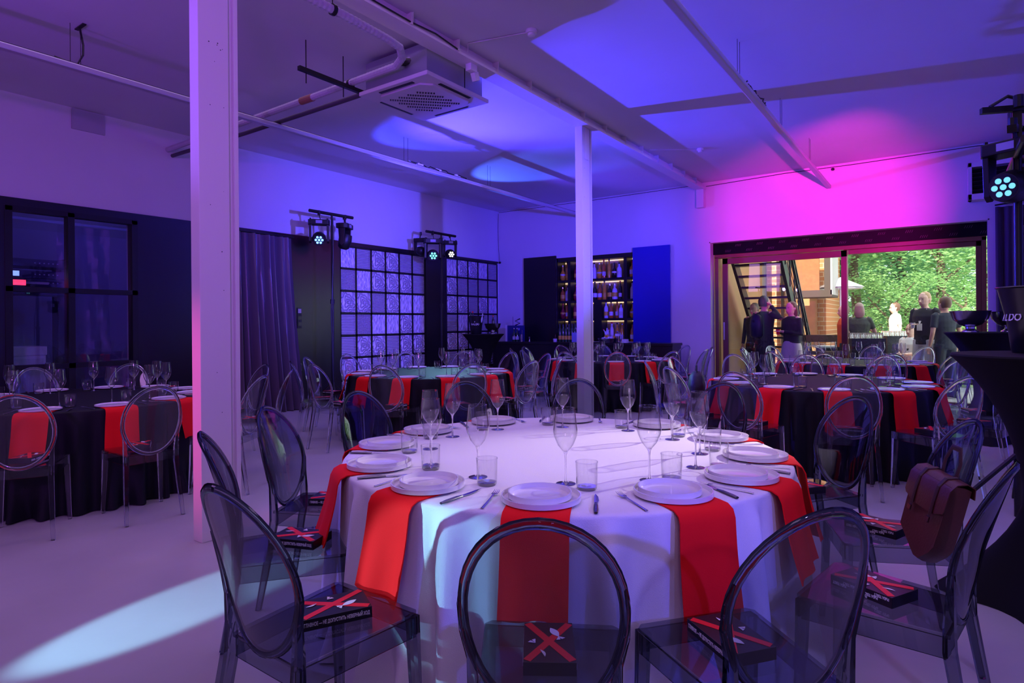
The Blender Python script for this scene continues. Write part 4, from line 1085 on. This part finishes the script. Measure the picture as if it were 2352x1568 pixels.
m_ = MB(); m_.bar((-.05, -.3, .12), (.05, .5, .30), .05, .05); m_.bar((0, 0, 0), (0, 0, .3), .05, .05); m_.bar((-.2, -.1, .32), (.3, .1, .32), .04, .04); m_.build('bracket_arm', M['blackmetal'], t)
m_ = MB(); m_.tube([(-.15, -.1, .34), (-.05, 0, .42), (.1, .05, .36), (.2, .1, .43), (.1, .2, .33), (-.1, .1, .38)], .012, 6); m_.build('cable_loop', M['cableblack'], t)
for y in (-.12, .12, .3): MB().cyl((0, y, .30), (0, y, .38), .03, n=10).build('clamp', M['blackmetal'], t)
# unseen stands added out of the frame to go with the added wash lamps
for k, (x, y, l) in enumerate([(1.9, -1.2, 'unseen added lighting stand behind the camera near the far wall'), (-6.0, -1.6, 'unseen added lighting stand in the corner by the front wall')]):
    stand((x, y, 0), 2.75, l, (-.4, .4))

# ================================================================== SATCHEL
t = thing('satchel', 'brown leather satchel with two straps standing on a smoky chair at the white table', 'bag', at(2118, 1278, 'Z', .49), 0); t.rotation_euler = (rad(-13), rad(5), rad(-60)); t.scale = (.76, .80, .88)
# local: width x, thickness y, height z; front faces -y
body = [(-.145, .085), (-.05, .035), (.02, .0), (.06, .0), (.12, .05), (.145, .085), (.150, .20), (.148, .345), (-.148, .345), (-.150, .20)]
m_ = MB(); rows = []
for y, s_ in [(-.050, .86), (-.054, .96), (-.03, 1.0), (.0, 1.0), (.03, .97), (.035, .88)]: rows.append([(x * s_, y, .16 + (z - .16) * s_) for x, z in body])
m_.rings(rows).build('body', M['leather'], t, smooth=True, bevel=0)
P = [[(u * .158, y, z) for u in (-1, -.96, -.5, 0, .5, .96, 1)] for y, z in [(.04, .31), (.032, .352), (.0, .362), (-.04, .350), (-.060, .32), (-.062, .27), (-.062, .24)]]
P.append([(u * .158 * (.93 if abs(u) > .9 else 1), -.060, .205 + (.02 if abs(u) > .9 else 0)) for u in (-1, -.96, -.5, 0, .5, .96, 1)])
MB().sheet(P, .004).build('flap', M['leather'], t, smooth=True)
for x in (-.075, .075):
    MB().loft([(x, .03, .362), (x, 0, .370), (x, -.045, .358), (x, -.066, .32), (x, -.070, .26), (x, -.068, .165)], [(.011, .002)] * 6, 6, up=(0, 1, 0)).build('strap', M['leatherdark'], t)
    MB().box(x - .013, x + .013, -.076, -.070, .17, .19).build('buckle', M['darksteel'], t)
MB().loft([(-.05, .01, .35), (-.055, .01, .42), (-.03, .01, .475), (.03, .01, .475), (.055, .01, .42), (.05, .01, .35)], [(.013, .004)] * 6, 8, up=(0, 1, 0)).build('handle', M['leatherdark'], t, smooth=True)
_bp = at(1590, 900, 'Z', .5); _ch = min([o for o in COL.objects if o.name.startswith('ghost_chair')], key=lambda o: (o.location - Vector((_bp.x, _bp.y, 0))).length)
t = thing('backpack', 'small dark drawstring backpack slumped on a clear chair between two black tables', 'bag', _ch.location + Vector((0, 0, .472)), rad(-70))
m_ = MB(); m_.loft([(0, 0, 0), (0, 0, .04), (0, 0, .15), (0, 0, .26), (0, 0, .31)], [(.08, .06), (.14, .09), (.15, .10), (.11, .08), (.05, .04)], 16); m_.build('sack', mat('dark_nylon', (.02, .015, .035), .6, bump=.6, bscale=20), t, smooth=True)
MB().loft([(-.06, 0, .29), (-.05, 0, .38), (.05, 0, .38), (.06, 0, .29)], [(.008, .008)] * 4, 6).build('handle', M['cableblack'], t)

# ================================================================== OUTSIDE
struct(box_obj('terrace_ground', -16, 22, YB + .3, 60, -.12, -.01, M['paving']))
pw = struct(box_obj('wall_terrace', -3.80, -3.70, 12.15, 16.2, 0, 4.2, M['ply']))
bl = thing('brick_building', 'sunlit brick building with a dark drainpipe behind the outdoor stairs', 'building', (at(1897, 700, 'Y', 17.2).x - 2.55, 17.2, 0))
box_obj('brick_wall', -5.0, 2.55, 0, 2.6, 0, 7.5, M['brick'], bl); box_obj('plaster_band', -5, .9, -.06, 0, 2.3, 7.5, mat('peach_plaster', (.72, .45, .25), .8, noise=.2), bl)
MB().cyl((1.05, -.25, 0), (1.05, -.25, 7), .16, n=14).build('drainpipe', mat('dark_pipe', (.10, .08, .08), .5), bl, smooth=True)
box_obj('window_frame', 1.5, 1.56, -.05, 0, .3, 3.3, M['darkwood'], bl); box_obj('pale_door', 1.9, 2.35, -.04, 0, .1, 2.2, mat('warm_board', (.60, .30, .12), .7, noise=.4), bl)
bx = thing('balcony_box', 'projecting timber balcony box with wicker panels high beside the outdoor stairs', 'balcony', (at(1913, 640, 'Y', 15.9).x - .86, 15.9, at(1880, 682, 'Y', 15.9).z))
box_obj('floor_beam', -.15, .85, -.1, .9, 0, .16, M['darkwood'], bx); box_obj('post', .69, .81, -.08, .04, .16, 1.9, M['darkwood'], bx); box_obj('post', -.12, -.04, -.08, .04, .16, 1.9, M['darkwood'], bx)
box_obj('wicker_screen', -.04, .58, -.02, .02, .16, 1.9, M['wicker'], bx); box_obj('side_board', .82, .86, -.1, .9, .05, 1.9, mat('weathered_board', (.45, .42, .38), .8), bx)
# stairs: descending away from the room
sl = at(1690, 612, 'Y', 12.9); xl = sl.x; s2 = at(1722, 722, 'X', xl); sr_ = at(1799, 600, 'Y', 12.9); xr = sr_.x
st = thing('outdoor_stairs', 'black steel open-tread staircase coming down outside the sliding door', 'stairs', (0, 0, 0))
dy = (s2.y - sl.y); dz = (s2.z - sl.z); slope = dz / dy
T0_ = Vector((xl, sl.y - .9, sl.z - .9 * slope)); ylen = T0_.z / -slope
for x in (xl, xr): MB().bar((x, T0_.y, T0_.z), (x, T0_.y + ylen, 0), .06, .26).build('stringer', M['blackmetal'], st)
k = 0; z = T0_.z - .15
while z > .1:
    y = T0_.y + (T0_.z - z) / -slope; box_obj('tread', xl + .03, xr - .03, y - .12, y + .14, z - .03, z + .01, M['blackmetal'], st); z -= .215
for q, x in enumerate((xr + .03, xr + .05)):
    MB().bar((x + q * .0, T0_.y, T0_.z + .95 - q * .3), (x, T0_.y + ylen, .95 - q * .3), .04, .05).build('handrail', M['blackmetal'], st)
for k in range(9):
    y = T0_.y + ylen * k / 8; MB().bar((xr + .03, y, T0_.z * (1 - k / 8)), (xr + .03, y, T0_.z * (1 - k / 8) + .95), .03, .03).build('baluster', M['blackmetal'], st)
for k in range(4): MB().bar((xr + .04, T0_.y, T0_.z + .2 + .17 * k), (xr + .04, T0_.y + ylen, .2 + .17 * k), .012, .012).build('rail_wire', M['blackmetal'], st)
bp_ = at(1875, 772, 'Y', 15.0); tb = thing('timber_bench', 'dark timber bench rail outside behind the sliding door', 'bench', (bp_.x, 15.0, 0))
box_obj('seat_board', -.5, .5, -.12, .12, .62, .70, M['darkwood'], tb); box_obj('back_board', -.5, .5, .10, .16, .90, 1.06, M['darkwood'], tb)
for x in (-.42, .42): box_obj('leg', x - .04, x + .04, -.1, .16, 0, .9, M['darkwood'], tb)

# terrace tables
for k, (px, d_, w_, lab) in enumerate([(1975, 14.2, 1.9, 'long dark-clothed table outside behind the glass doors'), (2215, 13.2, 2.2, 'grey serving table laid with plates outside the glass doors')]):
    p = camdist(px, d_); t = thing('terrace_table', lab, 'table', p, rad(10))
    box_obj('tabletop', -w_ / 2, w_ / 2, -.35, .35, .74, .78, mat('grey_top', (.22, .25, .28), .4), t); box_obj('skirt', -w_ / 2 + .03, w_ / 2 - .03, -.33, .33, .02, .74, M['blackcloth'], t)
    if k:
        for i in range(9): pr = plateF.copy(); COL.objects.link(pr); pr.location = p + Vector((-.9 + i * .22, (i % 2) * .16 - .1, .781)); pr['group'] = 'plates on the serving table outside'; pr['label'] = ['white plate at the stair end of the serving table outside'] [0] if i == 0 else f'{ORD[i]} white plate along the serving table outside, from the stair end'
for k, (px, l) in enumerate([(1985, 'dark crate of glasses outside standing in for a reflection in the fixed glass'), (2062, 'dark crate standing in for a glass reflection beside the seated woman')]):  # solid crates put outside in place of reflections in the door glass
    p = camdist(px, [11.0, 12.6][k]); t = thing('reflected_crate', l, 'crate', p + Vector((0, 0, .785 if False else 0)), rad(25))
    box_obj('crate_body', -.28, .28, -.2, .2, .0, 1.05, mat('crate_black', (.012, .015, .03), .35, noise=.8, nscale=20), t)
    g = MB(); rr = random.Random(k)
    for i in range(6):
        for j in range(4): g.lathe([(.02, 0), (.03, .05), (.022, .10)], 8, (-.23 + i * .092, -.15 + j * .1, 1.05))
    o = g.build('glassware', GLT, t, smooth=True); o['kind'] = 'stuff'
pp = at(1930, 660, 'Y', 16.8)
t = thing('garden_parasol', 'small pale parasol half hidden by the door mullion among the leaves', 'parasol', (pp.x, 16.8, 0))
MB().cyl((0, 0, 0), (0, 0, pp.z + .25), .02).build('pole', M['whitemetal'], t); MB().lathe([(.15, 0), (.15, .05), (.03, .07)], 16).build('base', M['darkwood'], t)
MB().lathe([(.52, 0), (.30, .11), (.02, .24), (.02, .225), (.30, .09), (.50, -.04)], 8, (0, 0, pp.z), cap=False).build('canopy', M['whiteplastic'], t)
t = thing('garden_planter', 'orange planter with a small bright shrub outside beside the seated woman', 'planter', camdist(2005, 14.8))
MB().lathe([(.16, 0), (.2, .9), (.18, .9)], 16).build('pot', M['orange'], t); 
lv = MB(); rr = random.Random(3)
for i in range(260):
    v = Vector((rr.gauss(0, .11), rr.gauss(0, .11), 1.08 + rr.gauss(0, .09))); R_ = Matrix.Rotation(rr.random() * 6, 3, 'Z') @ Matrix.Rotation(rr.random() * 3, 3, 'X')
    lv.add([v + R_ @ Vector(q) for q in ((-.03, 0, 0), (0, -.015, 0), (.03, 0, 0), (0, .015, 0))], [(0, 1, 2, 3)])
o = lv.build('foliage', M['leaf'], t)


# trees
def leaf_mat(name, c1, c2):
    m = bpy.data.materials.new(name); m.use_nodes = True; n = m.node_tree; n.nodes.clear(); L = n.links.new
    out = n.nodes.new('ShaderNodeOutputMaterial'); d = n.nodes.new('ShaderNodeBsdfDiffuse'); tr = n.nodes.new('ShaderNodeBsdfTranslucent'); mx = n.nodes.new('ShaderNodeMixShader'); mx.inputs[0].default_value = .5
    gi = n.nodes.new('ShaderNodeTexCoord'); nz = n.nodes.new('ShaderNodeTexNoise'); nz.inputs['Scale'].default_value = 1.4; nz.inputs['Detail'].default_value = 5
    cm = n.nodes.new('ShaderNodeMix'); cm.data_type = 'RGBA'; cm.inputs[6].default_value = (*c1, 1); cm.inputs[7].default_value = (*c2, 1)
    L(gi.outputs['Object'], nz.inputs[0]); L(nz.outputs[0], cm.inputs[0]); L(cm.outputs[2], d.inputs[0]); L(cm.outputs[2], tr.inputs[0]); L(d.outputs[0], mx.inputs[1]); L(tr.outputs[0], mx.inputs[2]); L(mx.outputs[0], out.inputs[0]); return m


LM = [leaf_mat('leaves_a', (.05, .24, .05), (.50, .70, .30)), leaf_mat('leaves_b', (.04, .24, .10), (.40, .66, .34))]


def crown_mesh(seed, n=5200):
    rr = random.Random(seed); m = MB(); cl = [(rr.gauss(0, 1.15), rr.gauss(0, 1.0), rr.uniform(-2.0, 2.6), rr.uniform(.5, 1.0)) for _ in range(26)]
    for i in range(n):
        c = cl[rr.randrange(26)]; v = Vector((c[0] + rr.gauss(0, c[3] * .55), c[1] + rr.gauss(0, c[3] * .55), c[2] + rr.gauss(0, c[3] * .38)))
        R_ = Matrix.Rotation(rr.random() * 6.28, 3, 'Z') @ Matrix.Rotation(rr.uniform(-1.1, 1.1), 3, 'X'); s_ = rr.uniform(.045, .095)
        m.add([v + R_ @ Vector(q) * s_ for q in ((-1, 0, 0), (0, -.55, .1), (1.1, 0, 0), (0, .55, .1))], [(0, 1, 2, 3)])
    return m


protoT = []
tspots = [(1965, 19, 3.0, 1.0), (2075, 21, 3.4, 1.1), (2165, 18.5, 2.8, .95), (2260, 21, 3.6, 1.15), (2010, 25, 4.2, 1.4), (2130, 27, 3.2, 1.5), (2225, 16.5, 1.0, .62), (1925, 22, 3.0, 1.0), (2045, 17.2, 1.2, .55), (1990, 30, 2, 1.7), (2200, 32, 3, 1.9), (1890, 27, 2.4, 1.3), (2300, 26, 3.0, 1.5)]
tl = ['leafy green tree seen first beyond the mullion', 'tall leafy tree behind the waving branches in mid terrace', 'leafy tree behind the two talking men', 'tall tree at the curtain side of the garden', 'large tree filling the sky above the bob-haired woman', 'large tree at the back behind the blond man', 'low bush at the serving table', 'leafy tree partly behind the brick building', 'low bush behind the seated woman', 'distant wide tree at the back of the garden', 'distant broad tree behind the curtain-side tree', 'distant tree showing beside the brick pier', 'distant tree at the curtain edge of the glass']
for k, (px, d_, zc_, s_) in enumerate(tspots):
    p = camdist(px, d_); kd = k % 2
    if k < 2:
        r = thing('leafy_tree', 'x', 'tree', p); crown_mesh(k + 1).build('crown', LM[kd], r)
        tr_ = MB(); tr_.loft([(0, 0, -6), (.1, 0, -2), (-.05, .1, 0), (.1, .1, 1.6)], [.22, .16, .12, .04], 8)
        for a in range(5): tr_.loft([(0, 0, -1.5 + a * .6), (math.cos(a * 2) * 1.2, math.sin(a * 2) * 1.2, -.6 + a * .7)], [.07, .02], 6)
        tr_.build('trunk', M['bark'], r, smooth=True); protoT.append(r)
    else: r = dup(protoT[kd], p, k * 1.3)
    r.location = p + Vector((0, 0, zc_)); r.scale = (s_,) * 3; r['label'] = tl[k]; r['group'] = 'trees beyond the terrace'; r['category'] = 'tree'


# ================================================================== PEOPLE
def person(label, loc, face, H=1.78, hair='hairdark', hair_len=0, top='tee', sleeves='short', bottom='grey', skirt=False, arms=('down', 'down'), skin='skin', sit=False, girl=False, lanyard=False, cup=False, bag=False):
    """loc: feet on the ground, face: heading in degrees (direction the person looks at, 0 = +x)"""
    k = H / 1.78; t = thing('person', label, 'person', loc, rad(face - 90)); t.scale = (k * 1.03, k * 1.03, k * 1.018)
    sw = .165 if girl else .188; b = MB(); dz = -.42 if sit else 0; hz = dz - .035
    # trunk, neck, head (front = +y)
    b.loft([(0, 0, .90 + dz), (0, .0, 1.02 + dz), (0, .0, 1.16 + dz), (0, .0, 1.34 + dz), (0, -.005, 1.44 + dz), (0, -.005, 1.49 + dz), (0, 0, 1.51 + dz), (0, .01, 1.55 + dz)], [(.155, .10), (.135, .095), (.145, .10), (.175, .105), (.15, .075), (.065, .06), (.052, .055), (.05, .055)], 14, up=(0, 1, 0))
    b.loft([(0, .02, 1.545 + hz), (0, .022, 1.58 + hz), (0, .015, 1.64 + hz), (0, .008, 1.70 + hz), (0, .005, 1.76 + hz), (0, .0, 1.785 + hz)], [(.034, .048), (.060, .078), (.076, .092), (.078, .100), (.058, .078), (.02, .03)], 14, up=(0, 1, 0))
    b.loft([(0, .10, 1.655 + hz), (0, .125, 1.625 + hz), (0, .10, 1.612 + hz)], [(.009, .008), (.015, .012), (.012, .008)], 8)
    for s_ in (-1, 1): b.loft([(s_ * .072, 0, 1.63 + hz), (s_ * .082, -.005, 1.66 + hz), (s_ * .076, -.01, 1.68 + hz)], [(.008, .015), (.008, .02), (.006, .012)], 8)
    hips = []
    for s_ in (-1, 1):
        if sit: P = [(s_ * .09, 0, .50), (s_ * .10, .20, .49), (s_ * .10, .44, .47), (s_ * .10, .45, .25), (s_ * .10, .43, .07)]
        else: P = [(s_ * .085, 0, .93), (s_ * .10, .01, .72), (s_ * .105, .015, .50), (s_ * .11, -.0, .28), (s_ * .115, -.01, .08)]
        hips.append(P); b.loft(P, [(.085, .09), (.078, .085), (.056, .062), (.052, .058), (.036, .042)], 12, up=(0, 1, 0))
        f = P[-1]; b.loft([(f[0], f[1] - .05, .045), (f[0], f[1] + .05, .045), (f[0], f[1] + .15, .03)], [(.035, .04), (.042, .035), (.035, .02)], 10)
    A = []
    for s_, mode in zip((-1, 1), arms):
        sh = Vector((s_ * sw, -.01, 1.43 + dz))
        if mode == 'down': el, ha = sh + Vector((s_ * .06, -.02, -.29)), sh + Vector((s_ * .06, .05, -.54))
        elif mode == 'hold': el, ha = sh + Vector((s_ * .05, -.0, -.28)), Vector((s_ * .03, .25, 1.20 + dz))
        elif mode == 'head': el, ha = sh + Vector((s_ * .14, .05, -.10)), Vector((s_ * .11, .03, 1.60 + dz))
        elif mode == 'lap': el, ha = sh + Vector((s_ * .04, .02, -.27)), Vector((s_ * .08, .30, .74))
        else: el, ha = sh + Vector((s_ * .10, .08, -.25)), sh + Vector((-s_ * .02, .33, -.18))
        mid = el.lerp(ha, .5); b.loft([sh + Vector((-s_ * .05, 0, .02)), sh, sh.lerp(el, .5), el, mid, ha], [(.045, .045), (.05, .05), (.043, .045), (.036, .036), (.032, .034), (.022, .026)], 10, up=(0, 1, .01))
        d_ = (ha - el).normalized(); sd = d_.cross(Vector((0, 0, 1))); sd = sd.normalized() if sd.length > .1 else Vector((1, 0, 0)); up_ = sd.cross(d_)
        b.loft([ha, ha + d_ * .04, ha + d_ * .085], [(.02, .022), (.038, .017), (.036, .013)], 10, up=tuple(up_))
        for q, fl in enumerate((.055, .07, .075, .065)):
            o_ = sd * (-.028 + q * .019); p0 = ha + d_ * .08 + o_; b.loft([p0, p0 + d_ * fl * .5 - up_ * .006, p0 + d_ * fl * .85 - up_ * .026], [.0095, .0085, .006], 6)
        b.loft([ha + d_ * .03 - sd * .035, ha + d_ * .06 - sd * .058, ha + d_ * .09 - sd * .062], [.012, .0095, .007], 6)
        A.append((sh, el, ha, d_))
    bo = b.build('body', M[skin], t, smooth=True)
    md = bo.modifiers.new('r', 'REMESH'); md.mode = 'VOXEL'; md.voxel_size = .0075; md.use_smooth_shade = True
    md2 = bo.modifiers.new('s', 'SMOOTH'); md2.factor = .5; md2.iterations = 3
    # clothes
    c = MB(); c.loft([(0, 0, (.86 if not skirt else .98) + dz), (0, 0, 1.02 + dz), (0, 0, 1.16 + dz), (0, 0, 1.34 + dz), (0, -.005, 1.44 + dz), (0, -.005, 1.485 + dz)], [(.182, .125), (.168, .12), (.168, .122), (.20, .128), (.17, .10), (.075, .07)], 18, up=(0, 1, 0))
    for sh, el, ha, d_ in A:
        if sleeves == 'short': c.loft([sh + (sh - el) * .1 - Vector((sh.x * .2, 0, 0)), sh, sh.lerp(el, .4), sh.lerp(el, .72)], [.048, .058, .054, .053], 12, up=(0, 1, .01))
        else: c.loft([sh - Vector((sh.x * .2, 0, 0)), sh, sh.lerp(el, .5), el, el.lerp(ha, .5), el.lerp(ha, .93)], [.048, .058, .052, .046, .042, .034], 12, up=(0, 1, .01))
    co = c.build('shirt', M[top], t, smooth=True); md = co.modifiers.new('r', 'REMESH'); md.mode = 'VOXEL'; md.voxel_size = .012; md.use_smooth_shade = True
    md2 = co.modifiers.new('s', 'SMOOTH'); md2.factor = .5; md2.iterations = 4
    c = MB()
    if skirt: c.loft([(0, 0, 1.02), (0, 0, .92), (0, 0, .70), (0, 0, .42), (0, 0, .30)], [(.150, .12), (.19, .15), (.215, .17), (.25, .20), (.26, .21)], 20, up=(0, 1, 0)); c.build('skirt', M[bottom], t, smooth=True)
    else:
        c.loft([(0, 0, 1.00 + dz), (0, 0, .93 + dz), (0, .0, .84 + dz)], [(.160, .115), (.172, .122), (.165, .115)], 16, up=(0, 1, 0))
        for P in hips: c.loft([P[0], P[1], P[2], P[3], (P[4][0], P[4][1], .06)], [(.098, .108), (.096, .10), (.078, .082), (.072, .076), (.066, .07)], 12, up=(0, 1, 0))
        o = c.build('trousers', M[bottom], t, smooth=True); md = o.modifiers.new('r', 'REMESH'); md.mode = 'VOXEL'; md.voxel_size = .014; md.use_smooth_shade = True
    for P in hips: f = P[-1]; MB().loft([(f[0], f[1] - .075, .04), (f[0], f[1] + .04, .045), (f[0], f[1] + .17, .028)], [(.042, .042), (.052, .044), (.044, .03)], 10).build('shoe', M['tee'], t, smooth=True)
    h = MB(); h.loft([(0, -.035, 1.60 + hz), (0, -.03, 1.65 + hz), (0, -.018, 1.70 + hz), (0, -.008, 1.765 + hz), (0, -.004, 1.80 + hz)], [(.066, .062), (.080, .088), (.084, .100), (.070, .088), (.03, .04)], 16, up=(0, 1, 0))
    if hair_len: h.loft([(0, -.05, 1.72 + hz), (0, -.06, 1.62 + hz), (0, -.065, 1.62 + hz - hair_len * .6), (0, -.07, 1.60 + hz - hair_len)], [(.082, .07), (.092, .065), (.095, .055), (.05, .03)], 14, up=(0, 1, 0))
    h.build('hair', M[hair], t, smooth=True)
    # face: eyes, brows, mouth
    for s_ in (-1, 1):
        MB().lathe([(.001, .006), (.009, .003), (.010, 0)], 8, (s_ * .030, .098, 1.665 + hz)).build('eye', M['tee'], t); MB().bar((s_ * .018, .104, 1.685 + hz), (s_ * .045, .096, 1.685 + hz), .008, .005).build('eyebrow', M[hair], t)
    MB().bar((-.022, .100, 1.592 + hz), (.022, .100, 1.592 + hz), .008, .008).build('mouth', mat('lips', (.50, .16, .14), .5), t)
    if lanyard:
        l = MB()
        for s_ in (-1, 1): l.bar((s_ * .075, .06, 1.47 + dz), (0, .135, 1.22 + dz), .018, .004, up=(0, 1, 0))
        l.build('lanyard', M['whiteplastic'] if not girl else M['cableblack'], t); MB().box(-.045, .045, .135, .139, 1.10 + dz, 1.22 + dz).build('badge', M['whiteplastic'], t)
    return t, A


def held_cup(t, A, i, label, m_='whiteplastic'):
    sh, el, ha, d_ = A[i]; p = t.matrix_basis @ (ha + d_ * .07 + Vector((0, .02, -.02)))
    c = thing('paper_cup', label, 'cup', p); MB().lathe([(.028, -.05), (.038, .05)], 16).build('cup', M[m_], c, smooth=True); MB().lathe([(.04, .05), (.038, .06)], 16).build('lid', M['tee'], c)


def hd(px, py, d): return camdist(px, d)


bpy.context.view_layer.update()
p, A = person('man with short dark hair seen from behind in black with a small black backpack', camdist(1756, 11.6), 60, 1.84, 'hairdark', 0, 'tee', 'long', 'tee', arms=('down', 'head'))
pb = thing('worn_backpack', 'small black backpack with reflective patch on the dark-haired man outside', 'bag', p.matrix_basis @ Vector((0, -.20, 1.24)), p.rotation_euler.z)
MB().loft([(0, 0, -.24), (0, 0, -.2), (0, 0, 0), (0, 0, .16), (0, 0, .21)], [(.10, .05), (.14, .08), (.14, .09), (.11, .07), (.05, .03)], 14, up=(0, 1, 0)).build('pack', mat('pack_navy', (.012, .01, .03), .5), pb, smooth=True)
MB().box(-.02, .03, -.095, -.088, .05, .09).build('patch', M['led_off'], pb)
p, A = person('woman with long brown hair in a black top and cream skirt holding a pink cup', camdist(1818, 11.3), 235, 1.72, 'hairbrown', .32, 'tee', 'long', 'skirt', True, ('hold', 'hold'), girl=True, skin='skinpale')
bpy.context.view_layer.update(); held_cup(p, A, 1, 'small pink cup in the hands of the woman in the cream skirt', 'bookred')
p, A = person('woman with ash bobbed hair seen from behind in a dark floral shirt', camdist(1974, 11.9), 95, 1.70, 'hairgrey', .10, 'floral', 'short', 'denim', arms=('down', 'fwd'), girl=True)
p, A = person('blond man in a black polo shirt with a lanyard holding a paper cup', camdist(2124, 11.2), 238, 1.87, 'hairblond', 0, 'tee', 'short', 'grey', arms=('down', 'hold'), skin='skinpale', lanyard=True)
bpy.context.view_layer.update(); held_cup(p, A, 1, 'white paper cup held by the blond man in black')
p, A = person('man with cropped hair seen from behind in a dark blue shirt', camdist(2170, 10.7), 130, 1.76, 'hairbrown', 0, 'denim', 'short', 'denim', arms=('down', 'down'))
p, A = person('seated woman with brown hair in white with a dark lanyard, looking down', camdist(2092, 11.9), 245, 1.70, 'hairbrown', .14, 'whitecloth', 'short', 'orange', arms=('lap', 'lap'), sit=True, girl=True, lanyard=True, skin='skinpale')
st_ = thing('stool', 'low stool under the seated woman outside', 'stool', (p.location.x, p.location.y, 0)); MB().lathe([(.19, .42), (.19, .45)], 20).build('seat', M['darkwood'], st_)
for a in (45, 135, 225, 315): MB().cyl((.14 * math.cos(rad(a)), .14 * math.sin(rad(a)), .42), (.17 * math.cos(rad(a)), .17 * math.sin(rad(a)), 0), .015).build('leg', M['darkwood'], st_)
person('person with grey hair half hidden behind the man with the backpack', camdist(1733, 12.6), 250, 1.74, 'hairgrey', 0, 'denim', 'long', 'denim')
person('person standing half hidden behind the door mullion outside', camdist(1938, 12.6), 200, 1.68, 'hairbrown', 0, 'orange', 'short', 'denim', skin='skinpale')
person('pale-shirted figure at the back of the terrace standing in for a glass reflection', camdist(2056, 15.2), 200, 1.80, 'hairbrown', 0, 'whitecloth', 'short', 'grey', skin='skinpale')  # solid figure put here for a reflection in the door glass
